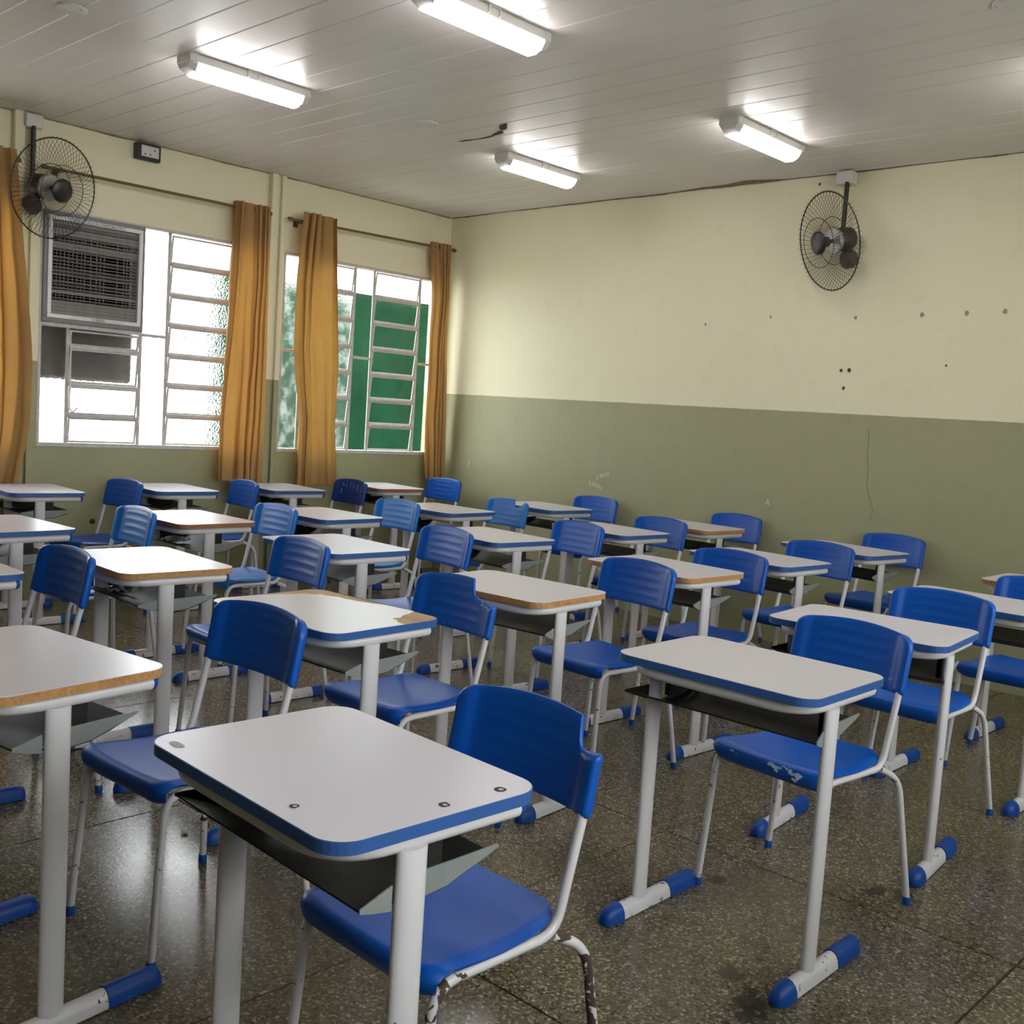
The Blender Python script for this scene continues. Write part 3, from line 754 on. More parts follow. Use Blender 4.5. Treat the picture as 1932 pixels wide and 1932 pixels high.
# ------------------------------------------------------------------ wall fans
def fan(label, base, out, rodp, motor, axis, gear_side):
    """base: bracket on wall top; rodp: rod x,y; motor: centre; axis: facing direction"""
    t = tag(empty('wall_fan', base), label, 'fan', 'wall fans')
    B = Vector(base); axis = Vector(axis).normalized(); out = Vector(out); side = Vector((-out.y, out.x, 0))
    bm = bmesh.new(); box(bm, 0.0, 0.085, -0.052, 0.052, -0.055, 0.028, 0.006)
    rot = Matrix.Rotation(math.atan2(out.y, out.x), 4, 'Z')
    bmesh.ops.transform(bm, matrix=rot, verts=bm.verts[:]); add('wall_bracket', mesh_from(bm, 'wall_bracket', M_white), t)
    rp = Vector(rodp); mt = Vector(motor)
    add('rod', tube_mesh('rod', M_fanrod, [Vector((rp.x, rp.y, B.z-0.045))-B, Vector((mt.x, mt.y, mt.z+0.05))*0.0+Vector((rp.x, rp.y, mt.z+0.055))-B], 0.015, 10), t)
    q = axis.to_track_quat('Z', 'Y').to_matrix().to_4x4(); q.translation = mt-B
    def part(name, fn, mat, smooth=True, parent=t):
        bm = bmesh.new(); fn(bm); bmesh.ops.transform(bm, matrix=q, verts=bm.verts[:]); return add(name, mesh_from(bm, name, mat, smooth, 45), parent)
    part('motor', lambda b: lathe(b, [(0, -0.085), (0.045, -0.083), (0.066, -0.065), (0.072, -0.03), (0.072, 0.03), (0.062, 0.045), (0, 0.047)], 24), M_fan)
    part('motor_collar', lambda b: lathe(b, [(0.05, 0.04), (0.078, 0.042), (0.082, 0.055), (0.078, 0.066), (0.052, 0.07), (0, 0.07)], 16), M_chrome)
    part('shaft', lambda b: lathe(b, [(0.012, 0.06), (0.012, 0.10), (0.03, 0.105), (0.034, 0.14), (0.028, 0.17), (0, 0.171)], 16), M_fan)
    part('hub_cap', lambda b: lathe(b, [(0, 0.190), (0.030, 0.189), (0.064, 0.184), (0.072, 0.176), (0.070, 0.168), (0, 0.166)], 28), M_black)
    GR = 0.295
    def wires(b, r0, z0, zrim, n, twist, bulge, extra):
        for k in range(n):
            a0 = 2*math.pi*k/n; pts = []
            for s in (0, .15, .35, .55, .75, .9, 1.0):
                r = r0+(GR-r0)*s; a = a0+twist*s
                z = z0+(zrim-z0)*s+bulge*math.sin(math.pi*s)
                pts.append((r*math.cos(a), r*math.sin(a), z))
            a = a0+twist
            pts.append(((GR+0.012)*math.cos(a+0.5*extra), (GR+0.012)*math.sin(a+0.5*extra), zrim-0.02*(1 if bulge > 0 else -1)))
            sweep(b, pts, 0.0013, 3, cap=False)
    ZR = 0.10
    fg = part('front_guard', lambda b: wires(b, 0.062, 0.172, ZR, 60, 0.16, 0.022, 0.03), M_wire)
    rg = part('rear_guard', lambda b: wires(b, 0.080, 0.055, ZR-0.012, 60, -0.16, -0.022, -0.03), M_wire)
    def ringf(r, z, w): return lambda b: sweep(b, [Vector((r*math.cos(2*math.pi*k/48), r*math.sin(2*math.pi*k/48), z)) for k in range(48)], w, 6, closed=True)
    part('guard_ring', ringf(GR+0.003, ZR-0.005, 0.0042), M_black)
    part('guard_ring', ringf(0.150, 0.172, 0.0022), M_wire); part('guard_ring', ringf(0.145, 0.066, 0.0022), M_wire)
    # oscillation gearbox below and behind the motor
    dn = Vector((0, 0, -1)); gp = mt+dn*0.125-axis*0.02+side*gear_side
    bm = bmesh.new(); lathe(bm, [(0, -0.035), (0.048, -0.034), (0.058, -0.02), (0.058, 0.02), (0.048, 0.034), (0, 0.035)], 20)
    q2 = axis.to_track_quat('Z', 'Y').to_matrix().to_4x4(); q2.translation = gp-B; bmesh.ops.transform(bm, matrix=q2, verts=bm.verts[:])
    add('gearbox', mesh_from(bm, 'gearbox', M_fan, True, 45), t)
    add('yoke', tube_mesh('yoke', M_fan, fillet([mt-B+Vector((0, 0, 0.055)), mt-B-axis*0.05, mt-B-axis*0.04+dn*0.07, gp-B], 0.03, 4), 0.014, 8), t)
    add('pull_chain', tube_mesh('pull_chain', M_chrome, [mt-B-axis*0.05+side*0.03, mt-B-axis*0.05+side*0.03+dn*0.09], 0.003, 6), t)
    return t
fan('dark wire-guard fan facing out beside the air cooler', (0, -3.585, 3.02), (1, 0, 0), (0.075, -3.59), (0.17, -3.56, 2.608), (0.95, 0.27, -0.20), -0.055)
fan('dark wire-guard fan turned sideways on the back wall', (3.665, 0, 3.02), (0, -1, 0), (3.69, -0.078), (3.715, -0.13, 2.615), (-0.44, -0.86, -0.24), 0.04)

# ------------------------------------------------------------------ student desks
DW, DD, DT = 0.300, 0.219, 0.777
def desk_meshes():
    ms = {}
    out = rrect(DW, DD, 0.055)
    inner = rrect(DW-0.0022, DD-0.0022, 0.053)
    for key, mt in (('b', M_mdf), ('r', M_mdf2)):
        bm = bmesh.new(); prism(bm, inner, DT-0.0215, DT-0.0012); ms['board_'+key] = mesh_from(bm, 'board', mt)
    bm = bmesh.new(); prism(bm, inner, DT-0.0215, DT-0.0012); ms['board_t'] = mesh_from(bm, 'board', M_board_top)
    bm = bmesh.new(); prism(bm, rrect(DW-0.0018, DD-0.0018, 0.0535), DT-0.0012, DT); ms['laminate'] = mesh_from(bm, 'laminate', M_lam)
    # laminate of the broken desk: near right corner gone, far and window-side rim peeled
    poly = []
    def jag(p, q, n, amp, seed):
        rr = random.Random(seed); p = Vector(p); q = Vector(q); d = (q-p); s = Vector((-d.y, d.x)).normalized(); o = []
        for i in range(n): o.append(tuple(p+d*(i/n)+s*rr.uniform(-amp, amp)*(1 if i else 0)))
        return o
    lo = rrect(DW-0.002, DD-0.002, 0.053)
    poly += [pt for pt in lo if pt[1] < 0 and pt[0] < 0]          # front left corner (kept)
    poly += [pt for pt in lo if pt[1] < 0 and pt[0] > 0]          # front right corner (kept)
    e = (DW-0.002, 0.052)
    poly += jag(e, (0.225, 0.075), 4, 0.008, 1) + jag((0.225, 0.075), (0.20, 0.135), 4, 0.008, 2) + jag((0.20, 0.135), (0.17, DD-0.002), 4, 0.009, 3)
    poly += jag((0.17, DD-0.004), (0.02, DD-0.016), 6, 0.004, 4) + jag((0.02, DD-0.026), (-0.20, 0.150), 9, 0.008, 5) + jag((-0.20, 0.150), (-0.255, 0.05), 7, 0.008, 6) + jag((-0.255, 0.05), (-DW+0.003, -0.07), 5, 0.004, 7)
    bm = bmesh.new(); prism(bm, poly, DT-0.0012, DT+0.0006); ms['laminate_broken'] = mesh_from(bm, 'laminate', M_lam)
    # edge band
    bm = bmesh.new(); A = rrect(DW, DD, 0.055); I = rrect(DW-0.0024, DD-0.0024, 0.0528); n = len(A)
    rows = [[bm.verts.new((x, y, z)) for x, y in P_] for P_, z in ((I, DT-0.0219), (A, DT-0.0215), (A, DT-0.0012), (I, DT-0.0002))]
    for P_, Q_ in zip(rows, rows[1:]+rows[:1]):
        for i in range(n): bm.faces.new((P_[i], P_[(i+1) % n], Q_[(i+1) % n], Q_[i]))
    ms['edge_band'] = mesh_from(bm, 'edge_band', M_edge)
    # U shaped support tube
    zt = DT-0.0215-0.0175
    p = fillet([(0.262, 0.185, zt), (0.262, -0.188, zt), (-0.262, -0.188, zt), (-0.262, 0.185, zt)], 0.11, 8)
    ms['support_tube'] = tube_mesh('support_tube', M_paint, p, 0.0172, 12)
    bm = bmesh.new(); lathe(bm, [(0.0165, 0.0), (0.0178, 0.001), (0.0178, 0.006), (0.013, 0.013), (0, 0.015)], 12, Matrix.Rotation(R(-90), 4, 'X')); ms['tube_cap'] = mesh_from(bm, 'tube_cap', M_cap, True, 40)
    # oval leg, tapering slightly outwards like the photo's tube
    bm = bmesh.new(); rings = []; nn = 16
    for z, sx, sy in ((0.036, 0.0150, 0.030), (zt-0.012, 0.0150, 0.030)):
        rings.append([bm.verts.new((sx*math.cos(2*math.pi*j/nn), sy*math.sin(2*math.pi*j/nn), z)) for j in range(nn)])
    for j in range(nn): bm.faces.new((rings[0][j], rings[0][(j+1) % nn], rings[1][(j+1) % nn], rings[1][j]))
    bm.faces.new(rings[0][::-1]); bm.faces.new(rings[1]); ms['leg'] = mesh_from(bm, 'leg', M_paint, True, 50)
    def dprof(hw, h, k=8): return [(hw*math.cos(math.pi*j/k), 0.004+h*math.sin(math.pi*j/k)**0.85) for j in range(k+1)]
    def loft(secs, name, mat):
        bm = bmesh.new(); rows = []
        for y, s, hw, h in secs: rows.append([bm.verts.new((x*s, y, 0.002+(z-0.002)*s)) for x, z in dprof(hw, h)])
        for A, B in zip(rows, rows[1:]):
            m_ = len(A)
            for j in range(m_): bm.faces.new((A[j], A[(j+1) % m_], B[(j+1) % m_], B[j]))
        bm.faces.new(rows[0][::-1]); bm.faces.new(rows[-1]); return mesh_from(bm, name, mat, True, 45)
    ms['foot'] = loft([(-0.165, 1, .0245, .040), (0.12, 1, .0245, .040)], 'foot', M_paint_mid)
    ms['cap_front'] = loft([(-0.213, .35, .029, .046), (-0.205, .72, .029, .046), (-0.190, .93, .029, .046), (-0.165, 1, .029, .046), (-0.145, 1, .029, .046)], 'foot_cap', M_cap)
    ms['cap_rear'] = loft([(0.085, 1, .0275, .044), (0.20, 1, .0275, .044), (0.218, .93, .0275, .044), (0.228, .72, .0275, .044), (0.232, .35, .0275, .044)], 'foot_cap', M_cap)
    # book tray: curved trough with grey ends
    prof = [(-0.155, 0.660), (-0.10, 0.644), (-0.05, 0.630), (0.0, 0.624), (0.05, 0.628), (0.10, 0.643), (0.150, 0.662)]
    bm = bmesh.new()
    def thw(y): return 0.287 if y < -0.12 else (0.243 if y > -0.06 else 0.262)
    a = [bm.verts.new((-thw(y), y, z)) for y, z in prof]; b = [bm.verts.new((thw(y), y, z)) for y, z in prof]
    a2 = [bm.verts.new((-thw(y), y, z-0.004)) for y, z in prof]; b2 = [bm.verts.new((thw(y), y, z-0.004)) for y, z in prof]
    k = len(prof)
    for i in range(k-1):
        bm.faces.new((a[i], a[i+1], b[i+1], b[i])); bm.faces.new((a2[i], b2[i], b2[i+1], a2[i+1]))
        bm.faces.new((a[i], a2[i], a2[i+1], a[i+1])); bm.faces.new((b[i], b[i+1], b2[i+1], b2[i]))
    bm.faces.new((a[0], b[0], b2[0], a2[0])); bm.faces.new((a[-1], a2[-1], b2[-1], b[-1]))
    for q_ in (a, b):
        bm.faces.new([bm.verts.new(v.co+Vector((0.002 if v.co.x < 0 else -0.002, 0, 0))) for v in q_ if v.co.y > -0.06])
    ms['book_tray'] = mesh_from(bm, 'book_tray', M_tray, True, 40)
    bm = bmesh.new()
    def plate(poly, xf):
        f0 = [bm.verts.new((xf(y)-0.0015, y, z)) for y, z in poly]; f1 = [bm.verts.new((xf(y)+0.0015, y, z)) for y, z in poly]
        bm.faces.new(f0[::-1]); bm.faces.new(f1)
        for i in range(len(poly)): bm.faces.new((f0[i], f0[(i+1) % len(poly)], f1[(i+1) % len(poly)], f1[i]))
    plate([(-0.158, 0.664), (-0.158, 0.657), (-0.120, 0.643), (-0.079, 0.630), (-0.079, 0.672)], lambda y: 0.0445-(y+0.158)*0.30)
    plate([(-0.012, 0.622), (0.05, 0.628), (0.10, 0.644), (0.150, 0.660), (0.168, 0.668), (0.165, 0.672), (0.06, 0.669), (-0.012, 0.668)], lambda y: 0.0)
    bm2 = bm.copy(); bmesh.ops.scale(bm2, vec=(-1, 1, 1), verts=bm2.verts[:]); ms['tray_end_l'] = mesh_from(bm2, 'tray_end', M_tray)
    ms['tray_end'] = mesh_from(bm, 'tray_end', M_tray_end)
    bm = bmesh.new(); box(bm, -0.008, 0.008, -0.03, 0.04, 0.640, 0.725); ms['tray_bracket'] = mesh_from(bm, 'tray_bracket', M_tray)
    return ms, zt
DM, ZT = desk_meshes()
def desk(x, y, th, edge, label, broken=False):
    t = tag(empty('student_desk', (x, y, 0), th), label, 'desk', 'student desks')
    b = add('desktop', DM['board_t' if broken else ('board_r' if edge == 'red' else 'board_b')], t)
    add('laminate', DM['laminate_broken' if broken else 'laminate'], b)
    if edge == 'blue': add('edge_band', DM['edge_band'], b)
    s = add('support_tube', DM['support_tube'], t)
    for sx in (-1, 1):
        add('tube_cap', DM['tube_cap'], s, (0.262*sx, 0.185, ZT))
        add('leg', DM['leg'], t, (0.268*sx, -0.045, 0))
        f = add('foot', DM['foot'], t, (0.268*sx, 0, 0))
        add('foot_cap', DM['cap_front'], f); add('foot_cap', DM['cap_rear'], f)
    tr = add('book_tray', DM['book_tray'], t)
    for sx in (-1, 1):
        add('tray_end', DM['tray_end' if sx > 0 else 'tray_end_l'], tr, (0.2455*sx, 0, 0)); add('tray_bracket', DM['tray_bracket'], tr, (0.236*sx, 0, 0))
    return t, b

# ------------------------------------------------------------------ school chairs
HWB, YT, ZTOP, YB, ZB = 0.204, 0.193, 0.811, 0.161, 0.645
def backrest_mesh(name, mat, notch=None):
    nu, nv = 56, 30; us = [-1+2*i/nu for i in range(nu+1)]
    def ztop(u):
        z = ZTOP+0.020*(1-u*u)
        c = (1-abs(u))*HWB; r = 0.034
        if c < r: z -= (r-math.sqrt(max(0, r*r-(r-c)**2)))*0.95
        if notch: z = min(z, notch(u))
        return z
    def yc(u, z):
        s = (z-ZB)/(ZTOP-ZB)
        return YB+(YT-YB)*s+0.026*(1-u*u)
    def half(u):
        d = (1-abs(u))*HWB
        sl = 0.0155 if d < 0.032 else 0.0155-(0.0155-0.0058)*min(1, (d-0.032)/0.022)
        if d < 0.012: sl *= math.sqrt(max(0.05, 1-((0.012-d)/0.0125)**2))
        return sl
    bm = bmesh.new(); Fr, Bk = [], []
    for u in us:
        zt_ = ztop(u); f, b = [], []
        for j in range(nv+1):
            s = j/nv; z = ZB+(zt_-ZB)*s
            h = half(u); edge = min(s*(zt_-ZB), (1-s)*(zt_-ZB)); tp = min(1, (edge+0.002)/0.010)**0.5
            ridge = 0.0
            if abs(u) < 0.62: ridge = 0.0013*max(0, math.sin((z-ZB)*2*math.pi/0.036))**0.6*min(1, (0.62-abs(u))/0.1)*(1 if 0.15 < s < 0.85 else 0)
            y = yc(u, z)
            f.append(bm.verts.new((u*HWB, y-h*tp-ridge, z))); b.append(bm.verts.new((u*HWB, y+h*tp+0.0005, z)))
        Fr.append(f); Bk.append(b)
    for i in range(nu):
        for j in range(nv):
            bm.faces.new((Fr[i][j], Fr[i+1][j], Fr[i+1][j+1], Fr[i][j+1])); bm.faces.new((Bk[i][j], Bk[i][j+1], Bk[i+1][j+1], Bk[i+1][j]))
        bm.faces.new((Fr[i][0], Bk[i][0], Bk[i+1][0], Fr[i+1][0])); bm.faces.new((Fr[i][nv], Fr[i+1][nv], Bk[i+1][nv], Bk[i][nv]))
    for k in (0, nu):
        for j in range(nv): bm.faces.new((Fr[k][j], Fr[k][j+1], Bk[k][j+1], Bk[k][j]))
    return mesh_from(bm, name, mat, True, 55)
def seat_mesh(name, mat):
    # profile front -> rear: (y, z, half width)
    pr = [(-0.212, 0.400, .178), (-0.221, 0.407, .188), (-0.227, 0.419, .196), (-0.230, 0.434, .200), (-0.226, 0.448, .202), (-0.214, 0.457, .203), (-0.196, 0.461, .203), (-0.16, 0.459, .202), (-0.10, 0.454, .200),
          (-0.04, 0.450, .197), (0.02, 0.450, .193), (0.07, 0.453, .186), (0.10, 0.456, .178), (0.12, 0.458, .166), (0.135, 0.460, .146)]
    nu = 22; bm = bmesh.new(); rows = []
    for (y, z, hw) in pr:
        row = []
        for i in range(nu+1):
            u = -1+2*i/nu; s = math.copysign(abs(u)**0.9, u)
            dip = 0.010*(1-u*u)*(1 if y > -0.19 else max(0, (y+0.23)/0.04) if z > 0.44 else 0)
            edge = 0.011*max(0, (abs(u)-0.88)/0.12)**1.6 if z > 0.44 else 0
            yy = y+0.018*(1-u*u)*max(0, (y-0.02)/0.115)
            if y < -0.17: yy += 0.022*max(0, (abs(u)-0.80)/0.20)**2
            row.append(bm.verts.new((s*hw, yy, z+0.006-dip-edge)))
        rows.append(row)
    for A, B in zip(rows, rows[1:]):
        for i in range(nu): bm.faces.new((A[i], A[i+1], B[i+1], B[i]))
    low = []; m_ = len(rows)
    for k in range(m_):
        lr = []
        for i in range(nu+1):
            p = rows[k][i].co; d1 = rows[min(k+1, m_-1)][i].co-rows[max(k-1, 0)][i].co; d2 = rows[k][min(i+1, nu)].co-rows[k][max(i-1, 0)].co
            nn = d2.cross(d1).normalized(); lr.append(bm.verts.new(p-nn*0.0065))
        low.append(lr)
    for A, B in zip(low, low[1:]):
        for i in range(nu): bm.faces.new((A[i], B[i], B[i+1], A[i+1]))
    for i in range(nu):
        bm.faces.new((rows[0][i], low[0][i], low[0][i+1], rows[0][i+1])); bm.faces.new((rows[-1][i], rows[-1][i+1], low[-1][i+1], low[-1][i]))
    for k in range(m_-1):
        for e_ in (0, nu): bm.faces.new((rows[k][e_], rows[k+1][e_], low[k+1][e_], low[k][e_]))
    return mesh_from(bm, name, mat, True, 60)
def chair_meshes():
    ms = {}
    for key, mt in (('n', M_blue), ('f', M_blue_sheen), ('s', M_blue_scuff), ('d', M_blue_dark)):
        ms['back_'+key] = backrest_mesh('backrest', mt); ms['seat_'+key] = seat_mesh('seat', mt)
    def nD1(u):
        if u < 0.66: return 9
        if u < 0.72: return 0.790-0.03*(u-0.66)/0.06
        return 0.760+0.006*max(0, (u-0.80)/0.2)
    def nZ1(u):
        if u < 0.30: return 9
        if u < 0.36: return 0.812-0.035*(u-0.30)/0.06
        if u < 0.62: return 0.775-0.02*(u-0.36)/0.26+0.003*math.sin(u*60)
        return 0.757+0.004*math.sin(u*40)
    def nX3(u):
        if u < 0.20 or u > 0.80: return 9
        if u < 0.26: return 0.815-0.035*(u-0.2)/0.06
        if u < 0.45: return 0.778+0.003*math.sin(u*80)
        return 0.778+0.045*(u-0.45)/0.35
    ms['back_D1'] = backrest_mesh('backrest', M_blue, nD1); ms['back_Z1'] = backrest_mesh('backrest', M_blue_scuff, nZ1); ms['back_X3'] = backrest_mesh('backrest', M_blue_sheen, nX3)
    for sx in (-1, 1):
        for wk, mt in (('', M_paint), ('_chip', M_paint_chip)):
            p = fillet([(0.188*sx, YT-0.012, 0.742), (0.188*sx, YB, ZB), (0.186*sx, 0.105, 0.427), (0.184*sx, -0.13, 0.427)], [0.05, 0.06], 6)
            ms['side%d%s' % (sx, wk)] = tube_mesh('side_frame', M_paint, p, 0.0105, 8)
            p = fillet([(0.184*sx, -0.125, 0.427), (0.184*sx, -0.200, 0.427), (0.198*sx, -0.232, 0.014)], [0.06], 7)
            ms['front%d%s' % (sx, wk)] = tube_mesh('leg', M_paint_mid if not wk else M_paint_chip, p, 0.0105, 8)
            p = fillet([(0.187*sx, 0.098, 0.425), (0.205*sx, 0.180, 0.385), (0.252*sx, 0.212, 0.014)], [0.09], 8)
            ms['rear%d%s' % (sx, wk)] = tube_mesh('leg', M_paint_mid if not wk else M_paint_chip, p, 0.0105, 8)
    bm = bmesh.new()
    for yy in (-0.09, 0.07): sweep(bm, [(-0.184, yy, 0.428), (0.184, yy, 0.428)], 0.008, 8)
    ms['cross'] = mesh_from(bm, 'cross_bar', M_paint, True, 50)
    bm = bmesh.new(); lathe(bm, [(0, 0.0), (0.0125, 0.0), (0.0130, 0.004), (0.0125, 0.024), (0.0108, 0.026)], 10); ms['cap'] = mesh_from(bm, 'foot_cap', M_cap, True, 40)
    return ms
CM = chair_meshes()
def chair(x, y, th, label, kind='n', back=None, seat=None, chip=False):
    t = tag(empty('school_chair', (x, y, 0), th), label, 'chair', 'blue school chairs')
    bk = add('backrest', CM['back_'+(back or kind)], t)
    add('seat', CM['seat_'+(seat or kind)], t)
    for sx in (-1, 1):
        w = '_chip' if (chip and sx == 1) else ''
        add('side_frame', CM['side%d' % sx], t)
        l = add('leg', CM['front%d%s' % (sx, w)], t); add('foot_cap', CM['cap'], l, (0.198*sx, -0.232, 0))
        l = add('leg', CM['rear%d%s' % (sx, w)], t); add('foot_cap', CM['cap'], l, (0.252*sx, 0.212, 0))
    add('cross_bar', CM['cross'], t)
    return t, bk

COLN = {'W': 'in the column beside the windows', 'X': 'in the second column from the windows', 'Y': 'in the third column from the windows', 'Z': 'in the fourth column from the windows', 'G': 'in the column farthest from the windows'}
ORD = ['first', 'second', 'third', 'fourth', 'fifth', 'sixth']
# key: x, y, theta, edge
DESKS = {
 'W0': (0.486, -3.714, -0.06, 'blue', 3), 'W1': (0.474, -2.811, -0.05, 'blue', 2), 'W2': (0.489, -1.995, -0.10, 'blue', 1), 'W3': (0.43, -0.967, -0.12, 'red', 0),
 'X0': (2.067, -4.499, 0.053, 'blue', 4), 'X1': (2.026, -3.570, 0.003, 'red', 3), 'X2': (2.033, -2.739, 0.026, 'blue', 2), 'X3': (1.928, -1.707, 0.03, 'blue', 1), 'X4': (1.960, -0.754, -0.07, 'blue', 0),
 'Y0': (3.090, -5.118, 0.0, 'blue', 5), 'Y1': (3.230, -4.411, -0.038, 'brown', 4), 'Y2': (3.100, -3.452, -0.041, 'blue', 3), 'Y3': (3.078, -2.426, -0.075, 'blue', 2), 'Y4': (3.103, -1.485, -0.06, 'blue', 1), 'Y5': (3.113, -0.667, -0.044, 'brown', 0),
 'Z0': (4.457, -5.371, 0.135, 'brown', 5), 'Z1': (4.322, -4.414, 0.054, 'blue', 4), 'Z2': (4.262, -3.526, 0.069, 'brown', 3), 'Z3': (4.198, -2.447, -0.055, 'brown', 2), 'Z4': (4.208, -1.643, -0.07, 'blue', 1), 'Z5': (4.198, -0.701, -0.13, 'blue', 0),
 'D1': (5.467, -5.203, -0.038, 'blue', 4), 'A2': (5.466, -3.824, 0.009, 'blue', 3), 'G3': (5.378, -2.878, 0.10, 'blue', 2), 'G4': (5.37, -1.925, 0.0, 'blue', 1), 'G5': (5.413, -0.97, 0.0, 'brown', 0)}
CHAIRS = {
 'W0': (0.458, -3.302, 0.065), 'W1': (0.467, -2.411, -0.109), 'W2': (0.454, -1.497, -0.043), 'W3': (0.355, -0.423, 0.020),
 'X0': (1.968, -3.976, -0.033), 'X1': (1.962, -3.158, -0.024), 'X2': (1.861, -2.208, 0.019), 'X3': (1.933, -1.303, -0.057), 'X4': (1.910, -0.295, 0.051),
 'Y0': (3.205, -4.888, 0.018), 'Y1': (3.222, -3.882, -0.037), 'Y2': (3.098, -2.954, -0.082), 'Y3': (3.061, -1.885, -0.107), 'Y4': (3.072, -1.099, -0.045), 'Y5': (3.084, -0.245, -0.048),
 'Z0': (4.410, -4.844, 0.059), 'Z1': (4.245, -3.935, -0.005), 'Z2': (4.254, -2.916, -0.072), 'Z3': (4.240, -2.150, 0.007), 'Z4': (4.223, -1.240, -0.045), 'Z5': (4.189, -0.250, -0.076),
 'D1': (5.495, -4.935, -0.014), 'A2': (5.436, -3.380, -0.094), 'G3': (5.325, -2.35, 0.0), 'G4': (5.43, -1.46, 0.0)}
for col in ('W', 'X', 'Y', 'Z', 'G'):           # a chair back never passes through the desk behind it
    ks = [k for k in DESKS if k[0] == col] if col != 'G' else ['D1', 'A2', 'G3', 'G4', 'G5']
    for a_, b_ in zip(ks, ks[1:]):
        cx, cy, ct = CHAIRS[a_]; dx, dy, dt, de, dr = DESKS[b_]
        need = (cy+0.238+0.18*abs(ct))+0.006-(dy-0.219-0.26*abs(dt))
        if need > 0:
            CHAIRS[a_] = (cx+0.35*need, cy-0.6*need, ct); DESKS[b_] = (dx, dy+0.4*need, dt, de, dr)
DL = {'D1': 'large grey desk nearest the camera with dark screw marks on its top', 'Z1': 'broken desk with its grey surface torn off one corner showing bare board', 'Z0': 'brown-edged grey desk cut off by the left picture edge in front'}
CL = {'D1': 'blue chair with a bite broken from its backrest, at the nearest desk', 'Z1': 'blue chair with a wide piece broken off its backrest, at the broken desk', 'X3': 'blue chair with a small gap broken in the top of its backrest',
      'W2': 'dark blue chair with a name scratched on its backrest', 'A2': 'blue chair with white scuffs on the front edge of its seat'}
EN = {'blue': 'blue-edged', 'brown': 'brown-edged', 'red': 'red-brown-edged'}
DO, CO = {}, {}
for k, (x, y, th, e, r) in DESKS.items():
    c = k[0] if k[0] in 'WXYZG' else 'G'
    lab = DL.get(k) or '%s grey desk, %s from the back wall %s' % (EN[e], ORD[r], COLN[c])
    DO[k] = desk(x, y, th, e, lab, broken=(k == 'Z1'))
KIND = {'X0': 'f', 'X1': 'f', 'X2': 'f', 'X3': 'f', 'Y2': 's', 'Y3': 's', 'A2': 's', 'W2': 'd', 'Y1': 's', 'G3': 's'}  # second-column chairs take the blue with painted window sheen
for k, (x, y, th) in CHAIRS.items():
    c = k[0] if k[0] in 'WXYZG' else 'G'; r = DESKS[k][4]
    lab = CL.get(k) or 'blue plastic chair, %s from the back wall %s' % (ORD[r], COLN[c])
    CO[k] = chair(x, y, th, lab, KIND.get(k, 'n'), back=k if k in ('D1', 'Z1', 'X3') else None, chip=(k == 'D1'))

# screw marks and worn spot on the nearest desk
top = DO['D1'][1]
def disc(parent, x, y, r, mat, name, dz=0.0006, e=1.0):
    bm = bmesh.new(); vs = []
    for j in range(12):
        a = 2*math.pi*j/12; k = 0.85+0.3*random.random(); vs.append(bm.verts.new((x+r*k*math.cos(a), y+r*e*k*math.sin(a), DT+dz)))
    bm.faces.new(vs); add(name, mesh_from(bm, name, mat), parent)
for x, y, r in ((0.134, -0.176, 0.009), (0.262, 0.022, 0.010), (0.262, 0.145, 0.011)):
    disc(top, x, y, r, M_crack, 'screw_mark'); disc(top, x+0.002, y, r*0.45, M_chrome, 'screw_head', 0.0009)
disc(top, -0.232, -0.188, 0.020, M_tray_end, 'worn_spot', 0.0006, 0.5)

# name scratched on one backrest
bk = CO['W2'][1]; bm = bmesh.new()
def backpt(u, z): return Vector((u*HWB, YB+(YT-YB)*(z-ZB)/(ZTOP-ZB)+0.026*(1-u*u)-0.0085, z))
def scrawl_back(text, u0, z0, h, du, seed, drop=0.0):
    rr = random.Random(seed); u = u0
    for i, ch in enumerate(text):
        hh = h*(1+0.22*i)
        for st in GLY[ch]:
            pts = [backpt(u+px*0.7*hh/HWB+rr.uniform(-.01, .01), z0-drop*i+(py-0.5)*hh+rr.uniform(-.002, .002)) for px, py in st]
            ribbon(bm, pts, 0.0045, (0, -1, 0.15))
        u += du*(1+0.1*i)
scrawl_back('MATEUS', -0.56, 0.785, 0.024, 0.19, 4, 0.004); scrawl_back('B', -0.60, 0.735, 0.035, 0.2, 5)
add('scratched_name', mesh_from(bm, 'scratched_name', M_scr_blue), bk)

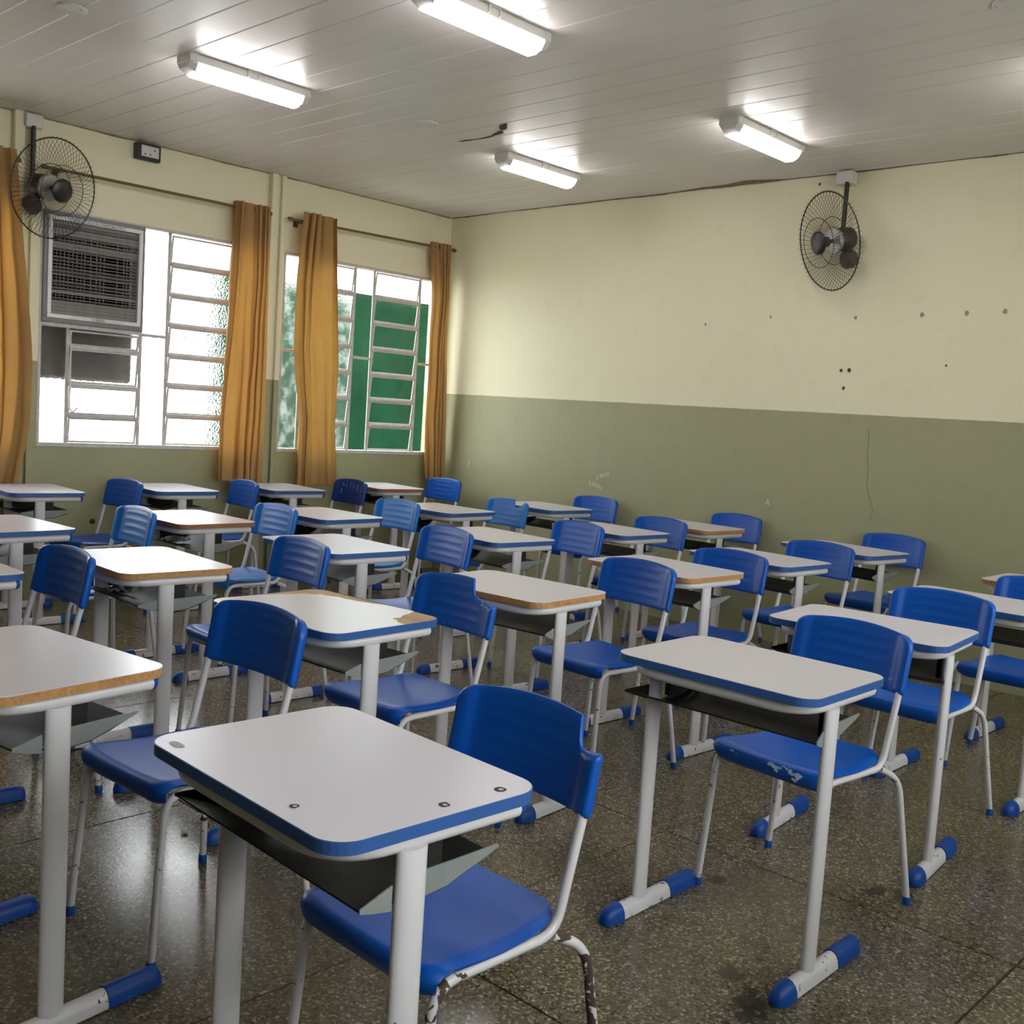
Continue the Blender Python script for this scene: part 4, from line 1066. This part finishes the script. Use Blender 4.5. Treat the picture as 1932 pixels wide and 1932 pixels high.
# white scuffs rubbed on the front edge of one seat
st_ = [o for o in CO['A2'][0].children if o.name.startswith('seat')][0]
rs = random.Random(12); M_scuff = simple('white_scuff', (0.42, 0.52, 0.68), 0.6, var=0.3, scale=60)
for (xa, xb, z0, w0) in ((0.015, 0.065, 0.447, 0.016), (0.04, 0.055, 0.436, 0.010), (0.085, 0.135, 0.443, 0.022), (0.10, 0.125, 0.428, 0.012), (0.06, 0.09, 0.452, 0.006), (-0.12, -0.105, 0.450, 0.005)):
    bm = bmesh.new(); n_ = 7; wob = [rs.uniform(-0.004, 0.004) for _ in range(n_)]; ww = [rs.uniform(0.3, 1.0)*w0 for _ in range(n_)]
    pts = []
    for i in range(n_):
        z = z0+wob[i]; pts.append((xa+(xb-xa)*i/(n_-1), -0.2303+max(0, z-0.442)*0.35, z))
    ribbon(bm, pts, lambda t_, ww=ww: ww[min(6, int(t_*6.99))]*(0.25 if t_ < 0.05 or t_ > 0.95 else 1), (0, -1, 0.2), 0.0022)
    add('scuff_mark', mesh_from(bm, 'scuff_mark', M_scuff), st_)

# papers left in trays, and a tiny white scrap on the floor
def crumple(x, y, z, s, label, seed):
    rr = random.Random(seed); bm = bmesh.new(); n = 7; g = []
    for i in range(n):
        row = []
        for j in range(n):
            row.append(bm.verts.new(((i/(n-1)-.5)*s*1.3, (j/(n-1)-.5)*s, rr.uniform(0.0, 0.28)*s+0.004)))
        g.append(row)
    for i in range(n-1):
        for j in range(n-1): bm.faces.new((g[i][j], g[i+1][j], g[i+1][j+1], g[i][j+1]))
    bmesh.ops.solidify(bm, geom=bm.faces[:], thickness=0.0006)
    o = add('crumpled_scrap', mesh_from(bm, 'crumpled_scrap', M_paper), None, (x, y, z), (0, 0, rr.uniform(0, 3)))
    tag(o, label, 'paper', 'paper scraps')
crumple(DESKS['Y1'][0]-0.12, DESKS['Y1'][1]-0.03, 0.632, 0.08, 'crumpled white paper in the tray of a brown-edged desk near the window light', 2)
crumple(DESKS['X1'][0]-0.10, DESKS['X1'][1]-0.02, 0.632, 0.10, 'crumpled white paper filling the tray of a red-brown-edged desk', 5)
crumple(3.95, -4.62, 0.0, 0.022, 'tiny white crumpled scrap on the shiny floor by the left desk', 3)
